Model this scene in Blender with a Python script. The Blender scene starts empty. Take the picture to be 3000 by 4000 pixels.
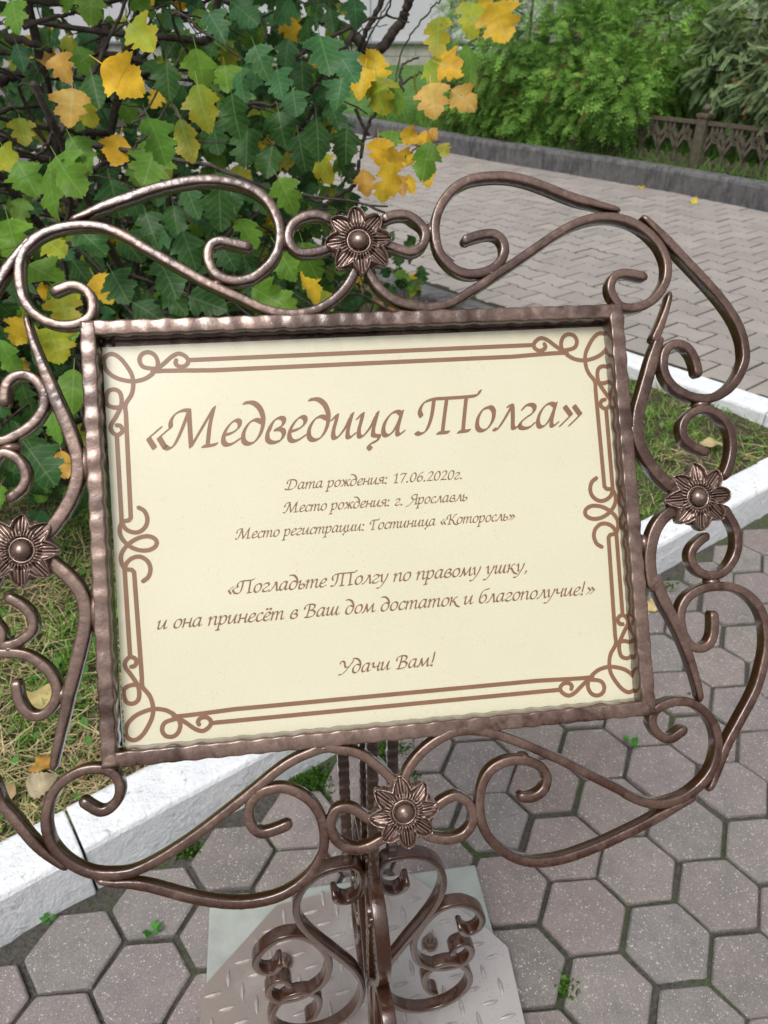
import bpy, bmesh, math, random
import numpy as np
from math import sin, cos, pi, radians
from mathutils import Vector, Matrix
from mathutils.geometry import delaunay_2d_cdt

SCN = bpy.context.scene
COL = SCN.collection

# ---------------------------------------------------------------- camera
cam_data = bpy.data.cameras.new('camera')
camera = bpy.data.objects.new('camera', cam_data)
COL.objects.link(camera)
camera.location = (0, 0, 1.2)
camera.rotation_euler = (pi/2 - 0.576, 0, 0)
cam_data.sensor_fit = 'VERTICAL'
cam_data.sensor_height = 36.0
cam_data.lens = 27.0
cam_data.clip_start = 0.02
cam_data.clip_end = 500
cam_data.dof.use_dof = True
cam_data.dof.focus_distance = 0.66
cam_data.dof.aperture_fstop = 15.0
SCN.camera = camera

# ---------------------------------------------------------------- sky, sun, exposure
SUN_EL, SUN_AZ = radians(58), radians(205)      # azimuth: clockwise from +Y
world = bpy.data.worlds.new('World')
SCN.world = world
world.use_nodes = True
wn, wl = world.node_tree.nodes, world.node_tree.links
wn.clear()
w_out = wn.new('ShaderNodeOutputWorld')
w_bg = wn.new('ShaderNodeBackground')
w_sky = wn.new('ShaderNodeTexSky')
w_sky.sky_type = 'NISHITA'
w_sky.sun_disc = False
w_sky.sun_elevation = SUN_EL
w_sky.sun_rotation = SUN_AZ
w_sky.air_density = 1.0
w_sky.dust_density = 4.0
w_hsv = wn.new('ShaderNodeHueSaturation')          # overcast: the blue is greyed out
w_hsv.inputs['Saturation'].default_value = 0.22
w_bg.inputs['Strength'].default_value = 0.15
wl.new(w_sky.outputs[0], w_hsv.inputs['Color'])
# cloud cover: brightest overhead, dimmer low down
w_tc = wn.new('ShaderNodeTexCoord')
w_sep = wn.new('ShaderNodeSeparateXYZ')
w_ramp = wn.new('ShaderNodeValToRGB')
w_ramp.color_ramp.elements[0].position = 0.0
w_ramp.color_ramp.elements[0].color = (0.30, 0.30, 0.31, 1)
w_ramp.color_ramp.elements[1].position = 0.85
w_ramp.color_ramp.elements[1].color = (1.25, 1.25, 1.25, 1)
w_mul = wn.new('ShaderNodeMix')
w_mul.data_type = 'RGBA'; w_mul.blend_type = 'MULTIPLY'; w_mul.inputs[0].default_value = 1.0
wl.new(w_tc.outputs['Generated'], w_sep.inputs[0])
wl.new(w_sep.outputs[2], w_ramp.inputs['Fac'])
wl.new(w_hsv.outputs[0], w_mul.inputs[6])
wl.new(w_ramp.outputs['Color'], w_mul.inputs[7])
wl.new(w_mul.outputs[2], w_bg.inputs['Color'])
wl.new(w_bg.outputs[0], w_out.inputs['Surface'])
sun_data = bpy.data.lights.new('sun', 'SUN')
sun_data.energy = 1.3
sun_data.angle = radians(25)
sun_data.color = (1.0, 0.97, 0.93)
sun = bpy.data.objects.new('sun', sun_data)
COL.objects.link(sun)
sd = Vector((sin(SUN_AZ)*cos(SUN_EL), cos(SUN_AZ)*cos(SUN_EL), sin(SUN_EL)))
sun.rotation_euler = sd.to_track_quat('Z', 'Y').to_euler()
SCN.view_settings.view_transform = 'Standard'
SCN.view_settings.look = 'None'
SCN.view_settings.exposure = 0.27
SCN.view_settings.gamma = 1.0
SCN.cycles.max_bounces = 6
SCN.cycles.transparent_max_bounces = 4

# ---------------------------------------------------------------- traced ironwork (mm, in the sign's own plane)
SCROLLS = {'T1': ([(-214.8,243.0),(-202.1,248.4),(-188.5,254.1),(-171.4,259.8),(-156.0,265.0),(-142.2,268.6),(-128.4,271.1),(-114.6,272.3),(-100.9,271.3),(-87.3,267.9),(-75.5,261.9),(-67.3,253.7),(-62.7,244.6),(-60.3,234.7),(-60.4,225.8),(-62.7,216.9),(-67.7,208.2),(-76.0,200.4),(-85.0,195.4),(-94.6,193.9),(-104.8,196.0),(-111.8,201.6),(-115.1,209.6),(-115.0,217.5),(-111.7,222.8),(-105.6,224.9),(-98.8,223.6),(-90.3,221.3),(-81.7,219.2)],'tip0'),'T2': ([(-231.4,189.0),(-225.0,192.3),(-216.7,194.9),(-209.4,193.1),(-203.9,188.1),(-201.8,181.1),(-203.1,172.5),(-209.7,167.2),(-218.4,165.0),(-229.8,166.3),(-240.8,172.2),(-248.5,181.1),(-252.4,193.2),(-252.8,206.9),(-250.1,218.9),(-244.1,227.0),(-235.1,233.7),(-222.5,238.0),(-209.2,239.7),(-197.7,239.3),(-186.2,236.2),(-174.8,230.3),(-161.9,221.5),(-148.9,213.3),(-132.6,202.8),(-121.1,195.3),(-107.9,188.2),(-91.2,179.7),(-77.8,172.6),(-64.2,168.4),(-50.3,167.3),(-36.0,170.0),(-23.2,176.7),(-13.8,184.9),(-6.9,194.6),(-2.6,204.4)],None),'T4': ([(-19.0,238.2),(-27.6,242.5),(-36.4,243.3),(-45.4,240.3),(-51.6,234.5),(-54.2,227.4),(-52.5,220.2),(-47.1,215.0),(-38.3,214.1),(-27.6,215.9),(-18.5,220.1)],None),'T5': ([(18.4,237.2),(24.0,240.2),(30.5,241.9),(38.6,241.3),(46.4,236.6),(51.4,230.0),(52.2,223.6),(48.6,216.4),(41.0,212.5),(32.1,214.2),(23.3,217.7),(17.1,220.0)],None),'T6': ([(212.7,241.3),(199.9,244.6),(188.6,248.0),(177.3,251.1),(162.5,257.0),(149.7,262.5),(136.8,267.2),(122.0,270.5),(105.2,270.8),(90.1,268.3),(78.6,262.4),(70.3,254.3),(64.0,244.4),(60.6,233.5),(60.2,222.5),(62.0,212.4),(67.2,203.7),(75.1,196.5),(85.4,193.4),(95.6,194.3),(105.2,197.9),(112.3,205.0),(114.8,213.6),(112.2,221.1),(105.8,224.9),(98.0,224.6),(88.5,222.3),(80.9,219.2)],'tip0'),'T7': ([(3.5,204.2),(6.6,195.8),(13.0,184.7),(23.2,175.3),(35.3,170.6),(47.8,168.3),(60.6,169.1),(71.9,172.5),(83.4,178.8),(95.0,185.4),(108.6,193.6),(124.3,202.8),(140.1,212.5),(156.0,222.3),(171.8,230.1),(185.6,234.6),(199.1,236.0),(212.5,234.3),(225.7,228.9),(236.6,220.1),(244.5,209.5),(248.3,196.6),(246.4,183.5),(239.3,172.4),(230.0,165.2),(218.0,161.6),(206.6,163.3),(201.4,170.0),(199.0,176.6),(200.1,183.1),(203.8,187.7),(209.8,189.9),(218.4,189.1),(230.8,185.9)],None),'S1': ([(230.6,236.3),(241.0,225.5),(251.7,213.5),(262.4,200.9),(273.2,188.6),(283.9,176.1),(294.6,161.9),(303.2,147.0),(307.8,132.0),(308.2,118.7),(306.4,112.1),(300.9,102.0),(292.4,93.0),(282.1,87.3),(273.2,85.5),(263.6,86.4),(254.2,89.8),(246.1,95.3),(240.5,102.3),(237.8,111.1),(238.6,120.3),(241.3,126.4),(246.4,130.3),(252.9,130.5),(259.1,127.5),(263.6,120.8),(266.1,111.9),(266.7,103.1)],'tip0'),'S2': ([(249.2,173.6),(245.7,162.8),(239.2,148.0),(232.8,135.2),(236.2,135.9),(231.5,124.7),(227.3,113.6),(223.2,102.6),(218.5,90.5),(214.3,79.5),(212.1,69.5),(211.7,61.3),(212.6,53.2),(215.6,44.9),(219.7,36.5),(226.3,27.0),(233.6,18.9),(240.1,13.9)],'spear'),'S3': ([(280.4,19.5),(285.4,27.4),(288.9,36.5),(290.9,45.6),(290.7,55.9),(287.6,64.4),(281.8,71.7),(273.5,76.2),(264.9,76.7),(257.1,73.4),(251.2,67.4),(249.3,60.3),(251.2,53.0),(257.5,47.5),(264.2,43.9),(270.3,40.6)],None),'S4': ([(278.4,-1.8),(282.1,-9.3),(286.2,-17.7),(288.4,-27.1),(286.5,-39.2),(280.7,-48.9),(272.6,-55.3),(263.9,-56.6),(255.5,-54.2),(249.6,-48.2),(247.7,-39.9),(250.9,-33.1),(257.9,-27.5),(264.6,-23.9)],None),'S5': ([(241.1,0.6),(235.4,-3.1),(227.5,-8.1),(220.7,-16.2),(216.0,-27.0),(213.4,-38.9),(213.3,-51.0),(214.6,-62.1),(216.7,-54.4),(219.6,-65.6),(224.6,-79.1),(230.8,-92.7),(235.9,-107.1),(240.0,-121.5),(243.5,-135.9),(245.6,-148.1),(246.0,-155.6)],'spear1'),'S6': ([(263.0,-84.7),(262.6,-95.3),(260.6,-105.2),(256.3,-111.4),(249.2,-113.5),(242.0,-110.9),(237.4,-104.3),(235.3,-96.0),(235.0,-87.0),(237.6,-78.6),(243.2,-72.0),(252.2,-67.5),(262.0,-65.6),(271.6,-65.8),(281.2,-67.6),(290.5,-72.4),(299.0,-80.5),(304.5,-91.6),(306.3,-104.0),(305.3,-118.1),(301.4,-131.0),(295.7,-145.7),(288.6,-158.1),(281.2,-168.5),(273.8,-178.9),(266.5,-189.2),(260.5,-199.6),(256.1,-209.1),(250.3,-220.4),(245.6,-225.9)],'tip1'),'B7': ([(232.6,-174.8),(225.4,-178.6),(218.8,-181.9),(212.6,-180.8),(207.0,-175.3),(204.1,-168.1),(205.7,-161.3),(209.9,-157.2),(217.0,-154.6),(225.5,-153.4),(234.9,-154.6),(243.1,-158.9),(249.9,-165.5),(255.0,-174.0),(257.3,-184.2),(256.3,-195.1),(252.7,-205.7),(246.7,-214.1),(238.6,-221.2),(228.6,-227.1),(218.9,-230.2),(208.3,-231.5),(197.9,-230.4),(187.8,-226.6),(178.0,-220.9),(174.6,-218.0),(162.1,-210.4),(147.9,-201.8),(129.2,-190.2),(116.1,-183.0),(105.5,-177.1),(96.7,-172.7),(84.4,-167.1),(72.0,-162.4),(57.8,-159.7),(45.2,-160.3),(33.2,-164.7),(21.5,-171.7),(11.9,-180.8),(6.6,-188.9),(4.2,-197.3)],None),'B6': ([(235.4,-229.5),(220.5,-234.9),(204.8,-240.9),(189.1,-246.9),(173.6,-252.2),(158.2,-257.1),(143.0,-261.0),(128.0,-264.2),(113.2,-265.5),(98.6,-264.3),(86.3,-259.7),(76.0,-252.4),(67.7,-242.8),(63.4,-233.2),(61.7,-222.6),(62.6,-210.5),(65.9,-200.3),(71.9,-192.2),(81.0,-187.3),(92.0,-185.8),(103.2,-187.9),(112.0,-193.2),(116.1,-200.7),(115.0,-207.6),(110.4,-212.9),(102.5,-215.6),(91.7,-214.1)],'tip0'),'B5': ([(23.0,-218.4),(28.6,-214.6),(34.6,-210.9),(43.4,-208.4),(51.2,-211.9),(55.6,-219.3),(55.9,-227.2),(52.7,-233.8),(46.1,-238.6),(35.6,-240.2),(24.3,-237.5),(16.6,-233.2)],None),'B4': ([(-20.3,-220.6),(-25.2,-216.6),(-31.3,-211.6),(-39.1,-207.9),(-47.2,-208.7),(-51.4,-214.0),(-52.5,-221.6),(-49.6,-229.9),(-43.4,-236.0),(-34.4,-239.3),(-25.0,-238.3),(-16.6,-235.0),(-10.7,-233.1)],None),'B2': ([(-231.2,-181.1),(-224.3,-187.3),(-217.3,-191.4),(-210.7,-189.9),(-204.7,-183.9),(-202.6,-175.9),(-204.6,-167.8),(-209.2,-163.5),(-215.5,-161.0),(-225.2,-160.4),(-235.0,-163.2),(-244.1,-168.8),(-251.0,-177.0),(-254.8,-188.1),(-255.4,-199.5),(-252.1,-211.4),(-244.7,-222.0),(-235.5,-229.7),(-224.6,-235.1),(-211.8,-237.4),(-198.8,-237.3),(-185.6,-233.4),(-172.1,-227.4),(-158.5,-220.3),(-144.7,-212.2),(-130.8,-203.3),(-116.8,-194.2),(-104.5,-185.9),(-92.1,-177.4),(-79.7,-170.3),(-67.4,-165.6),(-52.1,-162.1),(-40.7,-164.8),(-31.6,-167.2),(-22.7,-171.9),(-15.0,-178.7),(-8.4,-185.4),(-3.6,-191.4),(0.1,-197.5)],None),'B1': ([(-223.3,-240.1),(-212.2,-243.6),(-199.3,-245.5),(-186.5,-249.0),(-173.7,-254.0),(-160.9,-259.2),(-147.9,-263.6),(-134.8,-267.0),(-121.6,-269.1),(-108.2,-269.2),(-94.6,-267.4),(-82.4,-262.8),(-71.7,-255.6),(-63.9,-246.4),(-58.9,-236.7),(-57.6,-225.0),(-59.2,-212.9),(-64.7,-202.1),(-72.7,-194.4),(-82.6,-189.2),(-92.8,-188.2),(-103.1,-190.5),(-109.9,-197.2),(-111.8,-205.4),(-110.2,-214.0),(-104.6,-219.4),(-96.5,-219.4),(-80.9,-215.2)],'tip0'),'L2': ([(-249.8,174.1),(-248.0,164.6),(-245.4,153.2),(-242.0,141.8),(-238.5,131.3),(-235.4,121.7),(-231.8,110.3),(-227.7,98.8),(-223.9,87.4),(-220.9,76.9),(-218.9,66.5),(-219.0,57.1),(-220.7,47.9),(-224.3,38.8),(-228.8,30.7),(-234.4,22.7),(-240.1,15.7),(-246.1,10.5)],'spear'),'L5': ([(-245.2,-4.4),(-239.3,-11.3),(-233.2,-16.9),(-226.7,-24.8),(-222.0,-33.0),(-219.7,-42.4),(-220.0,-51.6),(-222.0,-62.6),(-225.0,-73.4),(-228.3,-84.1),(-231.5,-94.8),(-234.8,-105.5),(-237.3,-115.4),(-240.3,-126.0),(-243.6,-137.5),(-246.7,-149.1),(-249.2,-158.8)],'spear1'),'L1': ([(-242.5,232.5),(-249.4,224.4),(-258.1,213.1),(-265.2,202.7),(-282.9,173.1),(-293.6,158.9),(-302.2,144.0),(-306.8,129.0),(-307.2,115.7),(-305.4,109.1),(-299.9,99.0),(-291.4,90.0),(-281.1,84.3),(-271.5,81.8),(-261.6,85.4),(-252.4,90.8),(-245.0,97.7),(-240.5,105.6),(-240.1,114.0),(-242.6,121.6),(-247.4,127.2),(-254.8,129.5),(-261.6,127.9),(-266.3,122.3),(-268.0,114.0),(-268.0,106.5)],'tip0'),'L3': ([(-277.4,13.5),(-282.4,21.4),(-285.9,30.5),(-287.9,39.6),(-287.7,49.9),(-284.6,58.4),(-278.8,65.7),(-272.0,72.7),(-265.9,71.8),(-260.8,68.0),(-256.9,61.3),(-256.0,53.8),(-258.3,47.5),(-263.9,42.3),(-270.3,38.0)],None),'L4': ([(-276.4,-9.8),(-280.1,-17.3),(-284.2,-25.7),(-286.4,-35.1),(-284.5,-47.2),(-278.7,-56.9),(-279.2,-65.5),(-270.5,-65.6),(-264.2,-62.7),(-258.7,-58.6),(-256.6,-52.3),(-258.0,-45.8),(-262.9,-39.1),(-269.7,-34.0),(-275.7,-30.8)],None),'L6': ([(-271.1,-91.2),(-270.8,-96.7),(-269.8,-105.0),(-266.7,-112.6),(-261.9,-117.6),(-255.8,-118.9),(-249.5,-115.8),(-244.8,-110.1),(-242.6,-102.1),(-243.9,-94.6),(-247.9,-87.1),(-254.6,-80.1),(-262.2,-74.9),(-270.8,-72.3),(-279.5,-71.6),(-283.2,-71.6),(-292.5,-76.4),(-301.0,-84.5),(-306.5,-95.6),(-308.3,-108.0),(-307.3,-122.1),(-303.4,-135.0),(-297.7,-149.7),(-290.6,-162.1),(-285.2,-179.0),(-276.4,-191.4),(-267.6,-204.7),(-257.2,-217.3),(-242.7,-230.1)],'tip1')}
HEART = [(41.0,394.1),(37.8,379.6),(26.3,373.0),(13.7,382.4),(8.9,400.5),(9.6,418.9),(16.4,435.0),(28.6,437.7),(46.3,435.6),(64.5,424.2),(77.9,402.9),(83.2,377.4),(81.4,351.0),(73.6,325.6),(61.1,298.3),(46.7,270.8),(33.4,244.9),(22.8,222.9),(15.1,196.2),(12.7,169.6),(16.7,139.6),(29.9,111.3),(50.1,91.1),(73.9,82.7),(100.9,88.3),(121.9,109.6),(129.4,139.0),(121.6,170.2),(105.9,190.0),(84.9,191.9),(70.8,180.6),(67.4,160.3),(73.9,135.6),(85.9,123.3)]
CSCROLL = [(107.8,276.8),(112.2,262.9),(120.4,255.3),(131.8,261.6),(135.9,280.8),(127.3,303.8),(108.0,322.0),(88.5,323.2),(74.1,312.4),(59.9,288.0),(52.2,260.5),(52.8,234.8),(59.7,208.9),(74.4,192.3),(93.3,182.6),(114.3,183.7),(125.7,197.6),(126.1,216.6),(116.3,232.4),(104.6,230.3),(100.2,214.4)]
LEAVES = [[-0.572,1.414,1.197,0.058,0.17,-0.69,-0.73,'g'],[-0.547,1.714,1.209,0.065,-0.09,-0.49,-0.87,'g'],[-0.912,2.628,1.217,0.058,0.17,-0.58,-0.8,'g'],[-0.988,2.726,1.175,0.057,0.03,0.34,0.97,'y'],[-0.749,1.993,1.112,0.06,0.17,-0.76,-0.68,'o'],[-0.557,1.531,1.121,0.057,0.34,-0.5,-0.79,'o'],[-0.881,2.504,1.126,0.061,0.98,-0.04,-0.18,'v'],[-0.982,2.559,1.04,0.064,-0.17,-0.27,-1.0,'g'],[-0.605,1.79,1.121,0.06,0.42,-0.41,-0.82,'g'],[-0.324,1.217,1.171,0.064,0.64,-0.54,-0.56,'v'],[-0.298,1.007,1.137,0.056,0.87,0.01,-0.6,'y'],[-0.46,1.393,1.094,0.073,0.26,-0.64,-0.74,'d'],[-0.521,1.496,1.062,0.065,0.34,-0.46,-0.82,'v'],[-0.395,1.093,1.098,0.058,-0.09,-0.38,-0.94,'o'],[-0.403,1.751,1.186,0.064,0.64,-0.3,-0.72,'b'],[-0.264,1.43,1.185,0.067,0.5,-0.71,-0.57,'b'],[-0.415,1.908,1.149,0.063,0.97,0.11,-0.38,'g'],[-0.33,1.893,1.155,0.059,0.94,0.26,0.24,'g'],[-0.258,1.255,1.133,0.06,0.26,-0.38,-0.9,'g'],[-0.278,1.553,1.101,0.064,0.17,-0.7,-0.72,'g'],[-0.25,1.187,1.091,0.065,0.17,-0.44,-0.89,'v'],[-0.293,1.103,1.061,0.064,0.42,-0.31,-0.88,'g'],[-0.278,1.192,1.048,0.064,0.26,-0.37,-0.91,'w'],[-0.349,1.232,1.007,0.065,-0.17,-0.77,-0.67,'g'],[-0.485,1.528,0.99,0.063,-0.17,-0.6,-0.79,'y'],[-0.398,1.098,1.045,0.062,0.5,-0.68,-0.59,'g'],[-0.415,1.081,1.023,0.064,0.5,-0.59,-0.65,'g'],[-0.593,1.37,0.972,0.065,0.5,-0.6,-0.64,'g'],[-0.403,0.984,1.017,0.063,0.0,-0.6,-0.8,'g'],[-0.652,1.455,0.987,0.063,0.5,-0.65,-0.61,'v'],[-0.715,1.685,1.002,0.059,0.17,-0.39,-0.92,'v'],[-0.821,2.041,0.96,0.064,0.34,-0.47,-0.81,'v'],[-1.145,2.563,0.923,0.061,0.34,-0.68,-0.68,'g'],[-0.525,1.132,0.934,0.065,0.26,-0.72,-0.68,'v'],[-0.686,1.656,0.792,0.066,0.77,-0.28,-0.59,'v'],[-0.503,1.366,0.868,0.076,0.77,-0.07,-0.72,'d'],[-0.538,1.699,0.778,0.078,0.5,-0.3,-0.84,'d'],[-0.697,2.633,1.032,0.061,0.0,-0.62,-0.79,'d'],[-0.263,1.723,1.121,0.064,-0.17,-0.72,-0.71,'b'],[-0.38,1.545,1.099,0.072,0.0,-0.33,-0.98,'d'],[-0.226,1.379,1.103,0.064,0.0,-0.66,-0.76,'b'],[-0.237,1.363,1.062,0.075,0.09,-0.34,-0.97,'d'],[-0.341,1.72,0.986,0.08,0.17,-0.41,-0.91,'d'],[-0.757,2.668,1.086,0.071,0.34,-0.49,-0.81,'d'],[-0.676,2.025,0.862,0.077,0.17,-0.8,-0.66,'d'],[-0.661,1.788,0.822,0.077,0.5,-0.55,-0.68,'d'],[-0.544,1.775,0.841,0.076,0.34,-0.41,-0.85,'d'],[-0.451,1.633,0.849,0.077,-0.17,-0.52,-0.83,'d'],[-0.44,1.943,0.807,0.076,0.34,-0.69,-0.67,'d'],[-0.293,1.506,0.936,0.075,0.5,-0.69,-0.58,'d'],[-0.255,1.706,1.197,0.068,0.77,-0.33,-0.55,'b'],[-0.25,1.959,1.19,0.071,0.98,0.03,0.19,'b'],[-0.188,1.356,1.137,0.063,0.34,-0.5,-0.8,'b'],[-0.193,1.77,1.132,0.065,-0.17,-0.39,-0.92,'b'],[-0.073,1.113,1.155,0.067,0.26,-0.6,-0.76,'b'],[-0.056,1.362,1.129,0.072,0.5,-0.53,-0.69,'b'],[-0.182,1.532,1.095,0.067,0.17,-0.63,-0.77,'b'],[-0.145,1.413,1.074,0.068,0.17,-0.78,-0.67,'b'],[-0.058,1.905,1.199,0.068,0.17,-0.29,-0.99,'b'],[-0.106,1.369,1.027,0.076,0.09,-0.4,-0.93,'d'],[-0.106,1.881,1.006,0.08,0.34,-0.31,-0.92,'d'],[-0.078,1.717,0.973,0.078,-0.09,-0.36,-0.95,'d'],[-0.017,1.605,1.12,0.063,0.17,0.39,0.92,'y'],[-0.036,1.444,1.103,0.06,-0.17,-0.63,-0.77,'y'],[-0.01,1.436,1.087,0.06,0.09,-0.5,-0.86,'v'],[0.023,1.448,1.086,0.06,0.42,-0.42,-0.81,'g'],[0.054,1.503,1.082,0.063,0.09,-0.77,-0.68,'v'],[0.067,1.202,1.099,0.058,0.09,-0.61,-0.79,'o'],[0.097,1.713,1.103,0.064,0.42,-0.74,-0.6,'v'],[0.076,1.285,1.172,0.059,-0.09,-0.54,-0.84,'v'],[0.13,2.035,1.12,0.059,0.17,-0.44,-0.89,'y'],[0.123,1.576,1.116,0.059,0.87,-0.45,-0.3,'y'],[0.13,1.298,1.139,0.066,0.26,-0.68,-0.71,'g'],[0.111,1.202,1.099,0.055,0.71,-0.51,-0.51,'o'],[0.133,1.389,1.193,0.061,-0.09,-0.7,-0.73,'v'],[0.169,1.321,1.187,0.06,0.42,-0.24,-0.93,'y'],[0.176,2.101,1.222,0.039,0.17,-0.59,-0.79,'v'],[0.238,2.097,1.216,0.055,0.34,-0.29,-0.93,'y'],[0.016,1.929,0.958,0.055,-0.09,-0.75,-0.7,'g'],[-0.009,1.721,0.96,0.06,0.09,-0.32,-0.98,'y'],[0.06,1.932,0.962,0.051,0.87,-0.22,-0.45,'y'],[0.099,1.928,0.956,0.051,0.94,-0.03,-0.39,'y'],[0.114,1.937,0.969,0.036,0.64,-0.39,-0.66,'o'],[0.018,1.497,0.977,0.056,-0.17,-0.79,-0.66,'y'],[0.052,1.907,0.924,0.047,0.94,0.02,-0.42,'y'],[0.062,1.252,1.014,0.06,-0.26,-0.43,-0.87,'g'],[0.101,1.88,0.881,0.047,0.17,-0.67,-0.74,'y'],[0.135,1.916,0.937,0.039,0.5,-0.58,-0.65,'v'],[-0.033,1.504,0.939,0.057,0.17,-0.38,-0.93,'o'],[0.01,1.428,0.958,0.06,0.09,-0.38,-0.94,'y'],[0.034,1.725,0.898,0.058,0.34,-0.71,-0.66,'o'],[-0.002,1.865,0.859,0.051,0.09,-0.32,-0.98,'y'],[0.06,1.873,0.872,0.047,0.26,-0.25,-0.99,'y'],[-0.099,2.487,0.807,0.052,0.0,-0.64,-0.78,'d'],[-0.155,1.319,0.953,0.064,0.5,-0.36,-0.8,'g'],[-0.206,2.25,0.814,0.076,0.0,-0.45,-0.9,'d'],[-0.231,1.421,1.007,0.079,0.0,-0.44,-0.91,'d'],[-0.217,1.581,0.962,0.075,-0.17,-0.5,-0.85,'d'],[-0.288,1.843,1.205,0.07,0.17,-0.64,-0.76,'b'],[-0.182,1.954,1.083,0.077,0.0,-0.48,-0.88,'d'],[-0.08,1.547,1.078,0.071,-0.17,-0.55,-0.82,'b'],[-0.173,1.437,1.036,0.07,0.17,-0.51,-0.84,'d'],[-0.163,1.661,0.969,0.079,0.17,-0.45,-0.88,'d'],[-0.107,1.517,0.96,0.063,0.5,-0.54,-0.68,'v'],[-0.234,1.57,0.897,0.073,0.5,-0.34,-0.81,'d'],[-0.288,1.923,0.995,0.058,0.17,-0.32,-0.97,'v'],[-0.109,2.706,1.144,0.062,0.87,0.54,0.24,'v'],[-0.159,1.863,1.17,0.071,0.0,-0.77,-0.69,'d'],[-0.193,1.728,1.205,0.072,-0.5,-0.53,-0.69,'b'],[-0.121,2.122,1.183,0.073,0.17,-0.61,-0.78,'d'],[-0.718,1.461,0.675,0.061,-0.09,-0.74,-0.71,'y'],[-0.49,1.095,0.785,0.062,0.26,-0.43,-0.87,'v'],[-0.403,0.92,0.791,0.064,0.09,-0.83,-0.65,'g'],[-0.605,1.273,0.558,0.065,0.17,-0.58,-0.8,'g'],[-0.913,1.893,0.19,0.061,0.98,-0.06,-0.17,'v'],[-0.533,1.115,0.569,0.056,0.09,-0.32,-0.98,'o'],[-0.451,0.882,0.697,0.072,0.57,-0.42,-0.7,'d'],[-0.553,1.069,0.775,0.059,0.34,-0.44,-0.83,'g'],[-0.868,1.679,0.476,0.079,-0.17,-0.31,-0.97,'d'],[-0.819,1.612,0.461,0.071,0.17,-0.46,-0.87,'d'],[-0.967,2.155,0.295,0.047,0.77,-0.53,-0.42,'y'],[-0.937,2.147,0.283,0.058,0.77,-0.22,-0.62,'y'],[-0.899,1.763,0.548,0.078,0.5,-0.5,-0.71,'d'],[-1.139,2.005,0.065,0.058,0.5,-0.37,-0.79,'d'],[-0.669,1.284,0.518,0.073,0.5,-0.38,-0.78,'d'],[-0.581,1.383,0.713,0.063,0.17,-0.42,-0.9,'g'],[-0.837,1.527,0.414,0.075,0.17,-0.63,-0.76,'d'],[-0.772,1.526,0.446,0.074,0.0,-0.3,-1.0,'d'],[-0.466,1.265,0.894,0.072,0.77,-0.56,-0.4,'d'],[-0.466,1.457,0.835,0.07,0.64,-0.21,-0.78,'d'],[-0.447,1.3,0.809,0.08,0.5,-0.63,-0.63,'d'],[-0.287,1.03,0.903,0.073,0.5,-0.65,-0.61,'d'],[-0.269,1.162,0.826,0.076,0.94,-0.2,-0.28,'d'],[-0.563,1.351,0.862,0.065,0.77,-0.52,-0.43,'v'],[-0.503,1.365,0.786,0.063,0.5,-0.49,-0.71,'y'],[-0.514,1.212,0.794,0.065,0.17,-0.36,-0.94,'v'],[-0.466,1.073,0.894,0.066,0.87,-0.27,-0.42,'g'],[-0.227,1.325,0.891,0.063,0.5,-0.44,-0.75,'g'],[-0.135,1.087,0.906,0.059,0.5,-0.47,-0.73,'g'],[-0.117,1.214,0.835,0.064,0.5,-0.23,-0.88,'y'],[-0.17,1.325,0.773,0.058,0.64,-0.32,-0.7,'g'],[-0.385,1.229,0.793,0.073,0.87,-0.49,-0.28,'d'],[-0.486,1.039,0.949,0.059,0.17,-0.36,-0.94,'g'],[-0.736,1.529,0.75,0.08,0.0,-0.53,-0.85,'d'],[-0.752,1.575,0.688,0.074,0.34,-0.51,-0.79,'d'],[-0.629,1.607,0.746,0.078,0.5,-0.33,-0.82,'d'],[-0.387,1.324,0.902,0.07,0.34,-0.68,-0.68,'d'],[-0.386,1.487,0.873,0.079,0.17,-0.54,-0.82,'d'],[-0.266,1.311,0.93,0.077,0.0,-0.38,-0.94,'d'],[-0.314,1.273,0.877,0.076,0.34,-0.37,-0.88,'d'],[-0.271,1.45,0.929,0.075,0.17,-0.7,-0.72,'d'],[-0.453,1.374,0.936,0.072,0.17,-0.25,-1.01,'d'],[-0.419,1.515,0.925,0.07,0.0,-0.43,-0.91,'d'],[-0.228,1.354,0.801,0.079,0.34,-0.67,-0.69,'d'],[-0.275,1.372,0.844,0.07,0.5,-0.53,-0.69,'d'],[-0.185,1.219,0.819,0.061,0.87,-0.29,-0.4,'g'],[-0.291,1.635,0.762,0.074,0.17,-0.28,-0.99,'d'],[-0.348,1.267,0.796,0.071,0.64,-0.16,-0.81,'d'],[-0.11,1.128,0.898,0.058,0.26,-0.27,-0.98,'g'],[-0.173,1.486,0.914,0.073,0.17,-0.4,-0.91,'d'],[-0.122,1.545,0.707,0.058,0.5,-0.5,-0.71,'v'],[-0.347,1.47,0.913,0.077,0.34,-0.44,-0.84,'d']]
TEXT = [['«Медведица Толга»',-171.57,172.65,70.95,-0.0022,-122.83,29.5],['Дата рождения: 17.06.2020г.',-70.1,69.75,34.13,-0.0095,-70.1,7.9],['Место рождения: г. Ярославль',-72.64,73.0,16.46,-0.0056,-72.64,7.9],['Место регистрации: Гостиница «Которосль»',-110.2,110.55,-1.25,-0.0051,-110.2,7.9],['«Погладьте Толгу по правому ушку,',-118.08,116.86,-42.86,-0.0038,-111.3,10.1],['и она принесёт в Ваш дом достаток и благополучие!»',-171.87,171.64,-65.11,-0.0011,-171.74,10.1],['Удачи Вам!',-38.79,38.68,-110.6,-0.0054,-28.76,10.1]]
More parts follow.
